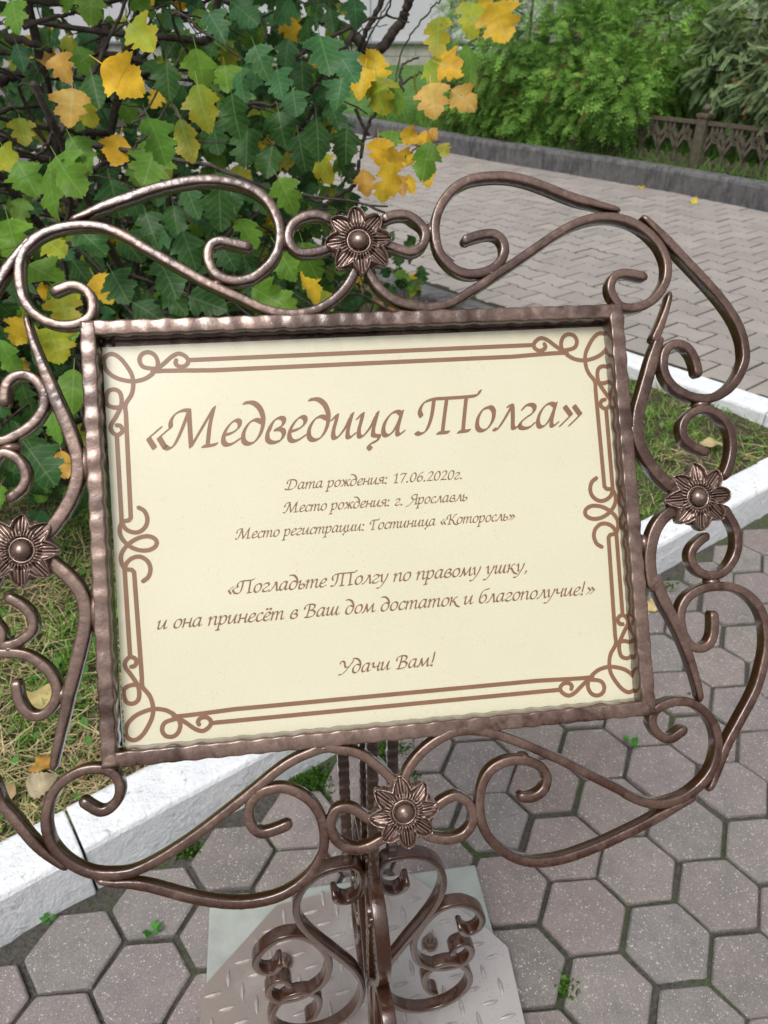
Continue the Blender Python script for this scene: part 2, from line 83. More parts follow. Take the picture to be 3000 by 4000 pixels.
WELDS = [(-54.8,164.7,10,4,0),(-110.2,192.7,6,4,0),(-57.9,223.9,4.5,7,0),(-209.7,166.2,5,5,0),(56.9,229.5,4.5,7,0),(103.0,193.4,7,4,0),(203.2,164.0,5,5,0),(47.6,166.1,7,4,0),(237.2,116.3,5,7,0),(269.1,81.3,8,5,0),(209.1,61.5,7,14,0),(210.5,-27.6,5,8,0),(265.5,-62.1,7,5,0),(234.9,-101.0,4.5,7,0),(207.3,-157.5,5,5,0),(59.2,-224.4,4,7,0),(99.4,-184.8,5,4,0),(54.3,-158.0,11,4,0),(-53.4,-162.2,9,4,0),(-55.5,-223.5,4,7,0),(-102.8,-186.4,7,4,0),(-207.8,-162.7,5,5,0),(-214.3,61.5,7,14,0),(-238.3,113.4,5,8,0),(-266.5,76.9,9,5,0),(-274.2,-69.1,9,5,0),(-239.6,-105.5,6,8,0),(-212.4,-48.6,7,15,0),(-246.1,226.0,3,6,0),(242.7,223.2,3,6,0)]
BOUGHS = [([(0.077,2.539,1.254),(0.066,2.549,1.223),(0.05,2.553,1.183),(0.012,2.554,1.139),(-0.019,2.563,1.107),(-0.052,2.596,1.112),(-0.092,2.65,1.149),(-0.138,2.693,1.17),(-0.185,2.731,1.182)],0.012,0.017),([(-0.002,2.408,1.236),(-0.025,2.412,1.195),(-0.052,2.412,1.15),(-0.064,2.424,1.122),(-0.079,2.44,1.102)],0.008,0.006),([(0.13,2.105,1.228),(0.097,2.086,1.199),(0.06,2.059,1.157),(0.037,2.034,1.118),(0.025,2.0,1.066)],0.0022,0.0018),([(-0.261,2.031,0.747),(-0.207,2.024,0.778),(-0.154,2.009,0.795),(-0.11,2.003,0.826),(-0.07,1.992,0.851),(-0.059,2.0,0.903),(-0.046,2.008,0.957),(-0.024,2.01,1.0),(0.01,2.002,1.028),(0.043,1.99,1.052)],0.0065,0.004),([(0.043,1.99,1.052),(0.037,2.01,1.083),(0.046,2.024,1.104),(0.079,2.031,1.115)],0.004,0.002),([(0.039,2.0,1.066),(0.072,2.009,1.081),(0.099,2.014,1.087),(0.137,2.0,1.066)],0.003,0.0014),([(-0.017,1.884,0.888),(0.014,1.894,0.904),(0.052,1.91,0.928),(0.083,1.921,0.945),(0.128,1.928,0.956)],0.003,0.0016),([(-0.066,1.873,0.872),(-0.079,1.884,0.888),(-0.064,1.901,0.914)],0.002,0.001),([(-0.081,1.975,0.936),(-0.041,1.958,0.956),(-0.006,1.935,0.966)],0.002,0.001),([(-0.086,2.587,0.96),(-0.058,2.554,0.909),(-0.046,2.543,0.892)],0.006,0.004),([(-0.298,2.139,0.821),(-0.276,2.16,0.854),(-0.25,2.187,0.895),(-0.241,2.196,0.91)],0.006,0.004),([(-0.189,1.916,0.846),(-0.153,1.905,0.829),(-0.129,1.918,0.849)],0.005,0.003),([(-0.055,2.334,1.121),(-0.024,2.306,1.17),(0.015,2.283,1.227)],0.003,0.0015),([(0.227,2.025,1.196),(0.246,2.043,1.225)],0.002,0.0015),([(0.141,2.0,1.066),(0.192,1.998,1.063)],0.0015,0.001),([(-0.725,2.213,1.119),(-0.648,2.17,1.114),(-0.567,2.121,1.1),(-0.527,2.076,1.093)],0.01,0.006),([(-0.83,1.996,1.153),(-0.782,1.991,1.144),(-0.737,1.982,1.13)],0.01,0.006),([(-0.705,1.773,1.176),(-0.66,1.781,1.189),(-0.623,1.787,1.198),(-0.593,1.79,1.201)],0.005,0.003),([(-0.72,2.015,1.182),(-0.686,2.01,1.173),(-0.648,2.0,1.159)],0.006,0.004),([(-0.461,1.558,1.029),(-0.43,1.577,1.057),(-0.396,1.603,1.098),(-0.362,1.635,1.147)],0.0022,0.0014),([(-0.5,1.638,0.969),(-0.479,1.65,0.987),(-0.44,1.675,1.024),(-0.4,1.711,1.08)],0.003,0.002),([(-0.817,2.629,1.209),(-0.826,2.586,1.143),(-0.813,2.548,1.083),(-0.795,2.487,0.991)],0.016,0.012),([(-0.755,2.489,1.177),(-0.772,2.448,1.114),(-0.814,2.386,1.018),(-0.797,2.317,0.912)],0.012,0.01),([(-0.857,1.982,1.13),(-0.823,1.978,1.124),(-0.789,1.967,1.107)],0.006,0.004),([(-0.914,2.053,1.056),(-0.878,2.065,1.074),(-0.842,2.065,1.074),(-0.799,2.045,1.044),(-0.781,2.021,1.008)],0.012,0.006),([(-0.624,1.426,1.008),(-0.632,1.529,0.984),(-0.651,1.658,0.999),(-0.681,1.793,1.024)],0.003,0.002),([(-0.511,1.992,0.779),(-0.454,1.983,0.765),(-0.4,1.982,0.763)],0.004,0.003)]

# ---------------------------------------------------------------- helpers
rng = np.random.default_rng(11)
random.seed(5)

def tag(o, label=None, cat=None, group=None, kind=None):
    if label: o['label'] = label
    if cat: o['category'] = cat
    if group: o['group'] = group
    if kind: o['kind'] = kind
    return o

def empty(name, loc, label, cat, group=None):
    o = bpy.data.objects.new(name, None)
    o.empty_display_size = 0.05
    COL.objects.link(o)
    o.location = loc
    return tag(o, label, cat, group)

def world_loc(o):
    v = Vector((0, 0, 0))
    while o is not None:
        v += o.location
        o = o.parent
    return v

def obj(name, verts, faces, mat, parent=None, loc=(0, 0, 0), smooth=True):
    """one mesh object; vertices are given in world metres"""
    me = bpy.data.meshes.new(name)
    o = bpy.data.objects.new(name, me)
    COL.objects.link(o)
    if parent is not None:
        o.parent = parent
        base = np.array(world_loc(parent))
    else:
        base = np.array(loc, float)
        o.location = loc
    v = np.asarray(verts, float).reshape(-1, 3) - base
    me.from_pydata(v.tolist(), [], [list(map(int, f)) for f in faces])
    me.materials.append(mat)
    if smooth:
        me.polygons.foreach_set('use_smooth', [True]*len(me.polygons))
    me.update()
    return o

def fast(name, verts, quads, mat, parent=None, loc=(0, 0, 0), smooth=True, col=None, uv=None):
    """big meshes: verts Nx3, quads Mx4 (or Mx3), optional per-vertex colour and uv"""
    me = bpy.data.meshes.new(name)
    o = bpy.data.objects.new(name, me)
    COL.objects.link(o)
    base = np.array(loc, float)
    if parent is not None:
        o.parent = parent
        base = np.array(world_loc(parent))
    else:
        o.location = loc
    v = (np.asarray(verts, float).reshape(-1, 3) - base).astype(np.float32)
    q = np.asarray(quads, np.int32)
    k = q.shape[1]
    me.vertices.add(len(v)); me.vertices.foreach_set('co', v.ravel())
    me.loops.add(q.size); me.loops.foreach_set('vertex_index', q.ravel())
    me.polygons.add(len(q)); me.polygons.foreach_set('loop_start', np.arange(0, q.size, k, dtype=np.int32))
    if smooth: me.polygons.foreach_set('use_smooth', np.ones(len(q), bool))
    me.update(calc_edges=True); me.validate()
    if col is not None:
        a = me.color_attributes.new('tone', 'FLOAT_COLOR', 'POINT')
        c = np.ones((len(v), 4), np.float32); c[:, :3] = col
        a.data.foreach_set('color', c.ravel())
    if uv is not None:
        l = me.uv_layers.new(name='UVMap')
        l.data.foreach_set('uv', np.asarray(uv, np.float32)[q.ravel()].ravel())
    me.materials.append(mat)
    return o

class MB:
    """collects shapes into one mesh"""
    def __init__(self): self.v, self.f = [], []
    def add(self, v, f):
        b = len(self.v)
        self.v += [tuple(map(float, p)) for p in v]
        self.f += [[i + b for i in q] for q in f]
        return self
    def box(self, c, e1, e2, e3):
        c, e1, e2, e3 = (np.array(a, float) for a in (c, e1, e2, e3))
        v = [c + a*e1 + b*e2 + d*e3 for a in (-1, 1) for b in (-1, 1) for d in (-1, 1)]
        f = [[0, 1, 3, 2], [4, 6, 7, 5], [0, 4, 5, 1], [2, 3, 7, 6], [0, 2, 6, 4], [1, 5, 7, 3]]
        if np.dot(np.cross(e1, e2), e3) < 0: f = [q[::-1] for q in f]
        return self.add(v, f)
    def tube(self, pts, radii, n=7, cap=True):
        pts = [np.array(p, float) for p in pts]
        rings, up = [], np.array([0.31, 0.2, 0.93])
        v = []
        for i, p in enumerate(pts):
            t = pts[min(i+1, len(pts)-1)] - pts[max(i-1, 0)]
            t = t/(np.linalg.norm(t)+1e-9)
            a = np.cross(t, up); a /= (np.linalg.norm(a)+1e-9)
            b = np.cross(t, a)
            r = radii[i] if hasattr(radii, '__len__') else radii
            v += [p + r*(cos(2*pi*k/n)*a + sin(2*pi*k/n)*b) for k in range(n)]
        f = [[i*n+k, (i+1)*n+k, (i+1)*n+(k+1) % n, i*n+(k+1) % n] for i in range(len(pts)-1) for k in range(n)]
        if cap:
            f.append(list(range(n))); f.append([(len(pts)-1)*n+k for k in range(n)][::-1])
        return self.add(v, f)
    def build(self, name, mat, parent=None, loc=(0, 0, 0), smooth=True):
        return obj(name, self.v, self.f, mat, parent, loc, smooth)

def bevel(o, w, seg=2, angle=30):
    m = o.modifiers.new('bevel', 'BEVEL'); m.width = w; m.segments = seg
    m.limit_method = 'ANGLE'; m.angle_limit = radians(angle)
    return o

def catmull(pts, step=None, n=8, alpha=0.5):
    P = np.array(pts, float)
    if len(P) == 2:
        return np.array([P[0] + (P[1]-P[0])*t for t in np.linspace(0, 1, n+1)])
    A = np.vstack([2*P[0]-P[1], P, 2*P[-1]-P[-2]])
    out = []
    for i in range(1, len(A)-2):
        p0, p1, p2, p3 = A[i-1:i+3]
        t = np.linspace(0, 1, n, endpoint=False)[:, None]
        out.append(0.5*((2*p1) + (-p0+p2)*t + (2*p0-5*p1+4*p2-p3)*t*t + (-p0+3*p1-3*p2+p3)*t**3))
    out = np.vstack(out + [P[-1:]])
    if step:
        d = np.r_[0, np.cumsum(np.hypot(*(np.diff(out, axis=0).T[:2])) if out.shape[1] == 2 else np.linalg.norm(np.diff(out, axis=0), axis=1))]
        k = max(2, int(d[-1]/step))
        s = np.linspace(0, d[-1], k+1)
        out = np.stack([np.interp(s, d, out[:, j]) for j in range(out.shape[1])], 1)
    return out

# ---------------------------------------------------------------- materials
def new_mat(name):
    m = bpy.data.materials.new(name); m.use_nodes = True
    nt = m.node_tree; nt.nodes.clear()
    out = nt.nodes.new('ShaderNodeOutputMaterial')
    b = nt.nodes.new('ShaderNodeBsdfPrincipled')
    nt.links.new(b.outputs[0], out.inputs['Surface'])
    return m, nt, b, out

class NT:
    def __init__(self, nt): self.nt = nt
    def n(self, t, **kw):
        x = self.nt.nodes.new(t)
        for k, v in kw.items(): setattr(x, k, v)
        return x
    def l(self, a, b): self.nt.links.new(a, b)
    def coord(self, kind='Object'):
        return self.n('ShaderNodeTexCoord').outputs[kind]
    def noise(self, vec, scale, detail=4, rough=0.55, dist=0.0):
        x = self.n('ShaderNodeTexNoise')
        x.inputs['Scale'].default_value = scale; x.inputs['Detail'].default_value = detail
        x.inputs['Roughness'].default_value = rough; x.inputs['Distortion'].default_value = dist
        if vec is not None: self.l(vec, x.inputs['Vector'])
        return x.outputs['Fac']
    def voro(self, vec, scale, feature='F1', out='Distance'):
        x = self.n('ShaderNodeTexVoronoi', feature=feature)
        x.inputs['Scale'].default_value = scale
        if vec is not None: self.l(vec, x.inputs['Vector'])
        return x.outputs[out]
    def ramp(self, fac, stops):
        x = self.n('ShaderNodeValToRGB')
        e = x.color_ramp.elements
        while len(e) < len(stops): e.new(0.5)
        for i, (p, c) in enumerate(stops):
            e[i].position = p
            e[i].color = (c, c, c, 1) if not hasattr(c, '__len__') else (*c, 1)
        self.l(fac, x.inputs['Fac'])
        return x.outputs['Color']
    def mix(self, fac, a, b, mode='MIX'):
        x = self.n('ShaderNodeMix', data_type='RGBA', blend_type=mode)
        for s, val in ((0, fac), (6, a), (7, b)):
            if hasattr(val, 'links') or hasattr(val, 'is_linked'): self.l(val, x.inputs[s])
            elif s == 0: x.inputs[0].default_value = val
            else: x.inputs[s].default_value = (*val, 1)
        return x.outputs[2]
    def math(self, op, a, b=None, clamp=False):
        x = self.n('ShaderNodeMath', operation=op, use_clamp=clamp)
        for i, val in enumerate((a, b)):
            if val is None: continue
            if hasattr(val, 'is_linked'): self.l(val, x.inputs[i])
            else: x.inputs[i].default_value = val
        return x.outputs[0]
    def bump(self, h, strength, dist=0.001, normal=None):
        x = self.n('ShaderNodeBump')
        x.inputs['Strength'].default_value = strength; x.inputs['Distance'].default_value = dist
        self.l(h, x.inputs['Height'])
        if normal is not None: self.l(normal, x.inputs['Normal'])
        return x.outputs[0]
    def attr(self, name='tone'):
        return self.n('ShaderNodeVertexColor', layer_name=name).outputs['Color']

def iron_mat(name, film=0.5, fcol=(0.17, 0.108, 0.085)):
    """brown enamel over iron with a thin matt pinkish film that has worn through in patches"""
    m, nt, b, out = new_mat(name); k = NT(nt); c = k.coord()
    n1 = k.noise(c, 55, 6, 0.62, 0.4)
    n2 = k.noise(c, 7, 2, 0.5)
    f = k.math('ADD', k.math('MULTIPLY', n1, 0.55), k.math('MULTIPLY', n2, 0.65))
    mask = k.ramp(f, [(film-0.06, 0.0), (film+0.07, 1.0)])
    tex = k.ramp(k.noise(c, 300, 4, 0.7), [(0.3, 0.80), (0.7, 1.2)])
    colr = k.mix(mask, (0.048, 0.019, 0.010), fcol)
    colr = k.mix(1.0, colr, tex, 'MULTIPLY')
    spec = k.ramp(k.voro(c, 420), [(0.10, 1.0), (0.2, 0.0)])
    spk = k.math('MULTIPLY', spec, k.ramp(k.noise(c, 50, 2), [(0.56, 0.0), (0.62, 1.0)]))
    colr = k.mix(k.math('MULTIPLY', spk, 0.6), colr, (0.022, 0.012, 0.008))
    k.l(colr, b.inputs['Base Color'])
    k.l(k.ramp(mask, [(0, 0.12), (1, 0.42)]), b.inputs['Metallic'])
    k.l(k.ramp(mask, [(0, 0.16), (1, 0.29)]), b.inputs['Roughness'])
    b.inputs['Coat Weight'].default_value = 0.55
    b.inputs['Coat Roughness'].default_value = 0.13
    h = k.math('ADD', k.math('MULTIPLY', k.noise(c, 380, 3, 0.6), 0.45), k.math('MULTIPLY', n1, 1.0))
    k.l(k.bump(h, 0.35, 0.0012), b.inputs['Normal'])
    return m

M = {}
M['iron'] = iron_mat('brown_bronze_enamel', 0.60, (0.135, 0.080, 0.058))
M['iron_frame'] = iron_mat('filmed_brown_enamel', 0.60, (0.175, 0.112, 0.086))
M['iron_side_shade'] = iron_mat('shaded_brown_enamel', 0.80, (0.05, 0.024, 0.015))  # darker copy of the enamel, paints shade onto the bar flanks
M['iron_base'] = iron_mat('glossy_brown_enamel', 0.68, (0.10, 0.055, 0.038))

def simple(name, colr, rough=0.6, metal=0.0, noise=0.0, scale=30, bump=0.0, bscale=200, spec=0.5):
    m, nt, b, out = new_mat(name); k = NT(nt); c = k.coord()
    if noise:
        f = k.ramp(k.noise(c, scale, 5, 0.6), [(0.3, 0.0), (0.7, 1.0)])
        k.l(k.mix(f, tuple(x*(1-noise) for x in colr), tuple(min(1, x*(1+noise)) for x in colr)), b.inputs['Base Color'])
    else:
        b.inputs['Base Color'].default_value = (*colr, 1)
    b.inputs['Roughness'].default_value = rough
    b.inputs['Metallic'].default_value = metal
    b.inputs['Specular IOR Level'].default_value = spec
    if bump:
        k.l(k.bump(k.noise(c, bscale, 4, 0.65), bump, 0.002), b.inputs['Normal'])
    return m

def plaque_mat():
    m, nt, b, out = new_mat('cream_printed_plastic'); k = NT(nt); c = k.coord()
    base = k.mix(k.ramp(k.noise(c, 9, 4), [(0.3, 0), (0.75, 1)]), (0.580, 0.545, 0.395), (0.610, 0.577, 0.43))
    # dried drips: small rings, and dust specks
    dist = k.voro(c, 34)
    ring = k.math('MULTIPLY', k.ramp(dist, [(0.10, 0.0), (0.125, 1.0), (0.15, 0.0)]), k.ramp(k.noise(c, 26, 3), [(0.50, 0.0), (0.60, 1.0)]))
    base = k.mix(k.math('MULTIPLY', ring, 0.28), base, (0.50, 0.45, 0.32))
    sp = k.math('MULTIPLY', k.ramp(k.voro(c, 230), [(0.10, 1.0), (0.17, 0.0)]), k.ramp(k.noise(c, 47, 2), [(0.52, 0.0), (0.62, 1.0)]))
    base = k.mix(k.math('MULTIPLY', sp, 0.35), base, (0.33, 0.28, 0.20))
    fine = k.ramp(k.noise(c, 900, 2), [(0.35, 0.94), (0.65, 1.0)])
    base = k.mix(1.0, base, fine, 'MULTIPLY')
    k.l(base, b.inputs['Base Color'])
    k.l(k.ramp(k.noise(c, 14, 4), [(0.35, 0.26), (0.7, 0.38)]), b.inputs['Roughness'])
    b.inputs['Specular IOR Level'].default_value = 0.5
    return m
M['plaque'] = plaque_mat()
def flower_mat():
    m, nt, b, out = new_mat('cast_bronze_enamel'); k = NT(nt); c = k.coord()
    geo = k.n('ShaderNodeNewGeometry')
    edge = k.ramp(geo.outputs['Pointiness'], [(0.46, 0.0), (0.56, 1.0)])        # raised rims paler, grooves darker
    n1 = k.noise(c, 90, 4)
    base = k.mix(edge, (0.036, 0.015, 0.009), (0.30, 0.205, 0.165))
    base = k.mix(1.0, base, k.ramp(n1, [(0.3, 0.8), (0.7, 1.2)]), 'MULTIPLY')
    k.l(base, b.inputs['Base Color'])
    b.inputs['Metallic'].default_value = 0.6
    b.inputs['Roughness'].default_value = 0.27
    b.inputs['Coat Weight'].default_value = 0.3
    k.l(k.bump(k.noise(c, 300, 4), 0.2, 0.0008), b.inputs['Normal'])
    return m
M['flower'] = flower_mat()
M['print'] = simple('brown_print', (0.200, 0.102, 0.056), 0.38, noise=0.08, scale=60, spec=0.4)
M['plaque_edge'] = simple('white_plastic_edge', (0.8, 0.8, 0.8), 0.5)

def concrete_hex():
    m, nt, b, out = new_mat('hex_concrete'); k = NT(nt); c = k.coord('Object'); t = k.attr()
    base = k.mix(k.ramp(k.noise(c, 22, 6, 0.65), [(0.3, 0), (0.7, 1)]), (0.80, 0.80, 0.80), (1.12, 1.08, 1.08))
    base = k.mix(1.0, t, base, 'MULTIPLY')
    g = k.ramp(k.noise(c, 520, 3, 0.7), [(0.28, 0.70), (0.72, 1.26)])
    base = k.mix(1.0, base, g, 'MULTIPLY')
    for sc, lo, thr, colr, s in ((210, 0.16, 0.50, (0.50, 0.47, 0.44), 0.85), (420, 0.2, 0.47, (0.42, 0.40, 0.38), 0.7), (150, 0.17, 0.54, (0.46, 0.43, 0.40), 0.8), (110, 0.15, 0.56, (0.36, 0.30, 0.27), 0.6), (95, 0.10, 0.58, (0.10, 0.10, 0.12), 0.5)):
        f = k.math('MULTIPLY', k.ramp(k.voro(c, sc), [(lo, 1.0), (lo+0.09, 0.0)]), k.ramp(k.noise(c, sc*0.45, 1), [(thr, 0.0), (thr+0.05, 1.0)]))
        base = k.mix(k.math('MULTIPLY', f, s), base, colr)
    k.l(base, b.inputs['Base Color'])
    b.inputs['Roughness'].default_value = 0.82
    b.inputs['Specular IOR Level'].default_value = 0.3
    h = k.math('ADD', k.noise(c, 500, 4, 0.7), k.math('MULTIPLY', k.noise(c, 60, 4), 0.8))
    k.l(k.bump(h, 0.5, 0.0016), b.inputs['Normal'])
    return m
M['hex'] = concrete_hex()

def joint_mat():
    m, nt, b, out = new_mat('mossy_joint_soil'); k = NT(nt); c = k.coord()
    n1 = k.noise(c, 160, 5, 0.7)
    soil = k.mix(k.ramp(n1, [(0.3, 0), (0.7, 1)]), (0.020, 0.019, 0.016), (0.115, 0.105, 0.09))
    moss = k.mix(k.ramp(k.noise(c, 300, 3), [(0.3, 0), (0.7, 1)]), (0.022, 0.040, 0.010), (0.075, 0.12, 0.03))
    f = k.ramp(k.noise(c, 7, 4, 0.6), [(0.50, 0), (0.64, 1)])
    k.l(k.mix(k.math('MULTIPLY', f, 0.8), soil, moss), b.inputs['Base Color'])
    b.inputs['Roughness'].default_value = 0.95
    k.l(k.bump(k.noise(c, 250, 5, 0.7), 0.9, 0.005), b.inputs['Normal'])
    return m
M['joint'] = joint_mat()
M['path_joint'] = simple('dark_path_joint', (0.040, 0.040, 0.028), 0.95, noise=0.5, scale=25, spec=0.1)

def paver_mat():
    m, nt, b, out = new_mat('zigzag_paver_concrete'); k = NT(nt); c = k.coord(); t = k.attr()
    base = k.mix(k.ramp(k.noise(c, 6, 5, 0.6), [(0.3, 0), (0.7, 1)]), (0.88, 0.88, 0.88), (1.08, 1.07, 1.06))
    base = k.mix(1.0, t, base, 'MULTIPLY')
    base = k.mix(1.0, base, k.ramp(k.noise(c, 260, 3, 0.7), [(0.3, 0.82), (0.7, 1.16)]), 'MULTIPLY')
    k.l(base, b.inputs['Base Color'])
    b.inputs['Roughness'].default_value = 0.8
    b.inputs['Specular IOR Level'].default_value = 0.35
    k.l(k.bump(k.noise(c, 200, 4, 0.7), 0.4, 0.002), b.inputs['Normal'])
    return m
M['paver'] = paver_mat()

def paint_white():
    m, nt, b, out = new_mat('white_kerb_paint'); k = NT(nt); c = k.coord()
    base = k.mix(k.ramp(k.noise(c, 18, 5, 0.65), [(0.35, 0), (0.7, 1)]), (0.66, 0.685, 0.71), (0.77, 0.785, 0.80))
    dirt = k.math('MULTIPLY', k.ramp(k.noise(c, 60, 6, 0.75, 0.6), [(0.56, 0), (0.64, 1)]), k.ramp(k.noise(c, 9, 2), [(0.40, 0), (0.55, 1)]))
    base = k.mix(k.math('MULTIPLY', dirt, 0.65), base, (0.26, 0.25, 0.22))
    k.l(base, b.inputs['Base Color'])
    b.inputs['Roughness'].default_value = 0.6
    h = k.math('ADD', k.noise(c, 130, 5, 0.65, 0.8), k.math('MULTIPLY', k.noise(c, 30, 3), 1.8))
    k.l(k.bump(h, 0.8, 0.004), b.inputs['Normal'])
    return m
M['white'] = paint_white()
def kerb_mat():
    m, nt, b, out = new_mat('weathered_grey_kerb'); k = NT(nt); c = k.coord()
    base = k.mix(k.ramp(k.noise(c, 10, 6, 0.7), [(0.3, 0), (0.7, 1)]), (0.062, 0.062, 0.064), (0.150, 0.148, 0.145))
    st = k.n('ShaderNodeMapping'); st.inputs['Scale'].default_value = (6, 6, 1.5); k.l(c, st.inputs['Vector'])
    base = k.mix(k.ramp(k.noise(st.outputs[0], 3, 5, 0.7), [(0.48, 0), (0.62, 0.8)]), base, (0.032, 0.033, 0.036))
    k.l(base, b.inputs['Base Color']); b.inputs['Roughness'].default_value = 0.85
    k.l(k.bump(k.noise(c, 120, 5, 0.7), 0.5, 0.003), b.inputs['Normal'])
    return m
M['kerb'] = kerb_mat()
M['soil'] = simple('lawn_soil', (0.060, 0.050, 0.030), 0.95, noise=0.55, scale=60, bump=1.0, bscale=120, spec=0.2)
M['far_grass'] = simple('far_lawn', (0.06, 0.13, 0.025), 0.95, noise=0.5, scale=8, bump=1.0, bscale=60, spec=0.2)
M['ground'] = simple('ground_soil', (0.085, 0.085, 0.08), 0.95, noise=0.3, scale=3, bump=0.4, bscale=40)
M['steel'] = simple('painted_bolt', (0.20, 0.145, 0.12), 0.28, metal=0.8)

def leaf_mat(name, trans=0.25, rough=0.5, veins=True):
    m, nt, b, out = new_mat(name); k = NT(nt); t = k.attr(); c = k.coord()
    uvn = k.n('ShaderNodeUVMap').outputs[0]
    sep = k.n('ShaderNodeSeparateXYZ'); k.l(uvn, sep.inputs[0])
    base = k.mix(1.0, t, k.ramp(k.noise(c, 45, 4, 0.6), [(0.3, 0.78), (0.7, 1.2)]), 'MULTIPLY')
    if veins:
        au = k.math('ABSOLUTE', sep.outputs[0])
        mid = k.ramp(au, [(0.008, 1.0), (0.028, 0.0)])
        w = k.math('FRACT', k.math('MULTIPLY', k.math('SUBTRACT', sep.outputs[1], k.math('MULTIPLY', au, 0.75)), 6.0))
        side = k.ramp(k.math('ABSOLUTE', k.math('SUBTRACT', w, 0.5)), [(0.05, 1.0), (0.13, 0.0)])
        v = k.math('MAXIMUM', mid, k.math('MULTIPLY', side, 0.5))
        base = k.mix(k.math('MULTIPLY', v, 0.28), base, k.mix(0.5, t, (0.55, 0.60, 0.30)))
        k.l(k.bump(v, -0.5, 0.0012), b.inputs['Normal'])
        sp = k.math('MULTIPLY', k.ramp(k.voro(c, 160), [(0.16, 1.0), (0.25, 0.0)]), k.ramp(k.noise(c, 40, 2), [(0.58, 0), (0.66, 1)]))
        base = k.mix(k.math('MULTIPLY', sp, 0.5), base, (0.12, 0.06, 0.02))
    k.l(base, b.inputs['Base Color'])
    b.inputs['Roughness'].default_value = rough
    b.inputs['Specular IOR Level'].default_value = 0.18
    tr = k.n('ShaderNodeBsdfTranslucent'); k.l(base, tr.inputs['Color'])
    ms = k.n('ShaderNodeMixShader'); ms.inputs[0].default_value = trans
    k.l(b.outputs[0], ms.inputs[1]); k.l(tr.outputs[0], ms.inputs[2])
    k.l(ms.outputs[0], out.inputs['Surface'])
    return m
M['leaf'] = leaf_mat('hawthorn_leaf', 0.38, 0.42)
M['spray'] = leaf_mat('conifer_spray', 0.2, 0.6, veins=False)
M['blade'] = leaf_mat('grass_blade', 0.25, 0.6, veins=False)
M['bark'] = simple('grey_bark', (0.062, 0.050, 0.042), 0.9, noise=0.5, scale=60, bump=0.9, bscale=220, spec=0.2)
M['cladding'] = simple('pale_grey_cladding', (0.50, 0.50, 0.53), 0.5, noise=0.03, scale=2)
M['seam'] = simple('cladding_seam', (0.22, 0.22, 0.24), 0.7)
M['plinth'] = simple('stone_plinth', (0.33, 0.32, 0.28), 0.85, noise=0.2, scale=5, bump=0.4, bscale=30)
M['cast_iron'] = simple('weathered_cast_iron', (0.085, 0.070, 0.048), 0.75, metal=0.1, noise=0.4, scale=40, bump=0.5, bscale=150)
M['slab'] = simple('pale_green_slab', (0.285, 0.305, 0.280), 0.6, noise=0.14, scale=25, bump=0.3, bscale=120)

# ---------------------------------------------------------------- ground, paving, kerbs
PATH_Z, LAWN_Z = 0.04, 0.025
def front_line(x): return 0.633 + 0.72*(x + 0.5925)           # front kerb, pavement side
D1 = np.array([1, 0.72]); D1 = D1/np.linalg.norm(D1); N1 = np.array([-D1[1], D1[0]])   # N1 points into the lawn
B0 = np.array([0.0, 4.10]); D2 = np.array([1.366, -1.622]); D2 = D2/np.linalg.norm(D2); N2 = np.array([D2[1], -D2[0]])  # N2 towards lawn
A0 = np.array([-0.5925, 0.633])
def inter(p, d, q, e):
    t = np.linalg.solve(np.stack([d, -e], 1), q - p); return p + t[0]*d
CORNER = inter(A0, D1, B0, D2)

def sheet(name, poly, z, mat, kind='structure'):
    o = obj(name, [(x, y, z) for x, y in poly], [list(range(len(poly)))], mat, smooth=False)
    return tag(o, kind=kind)
sheet('ground', [(-120, -30), (120, -30), (120, 160), (-120, 160)], -0.05, M['ground'])

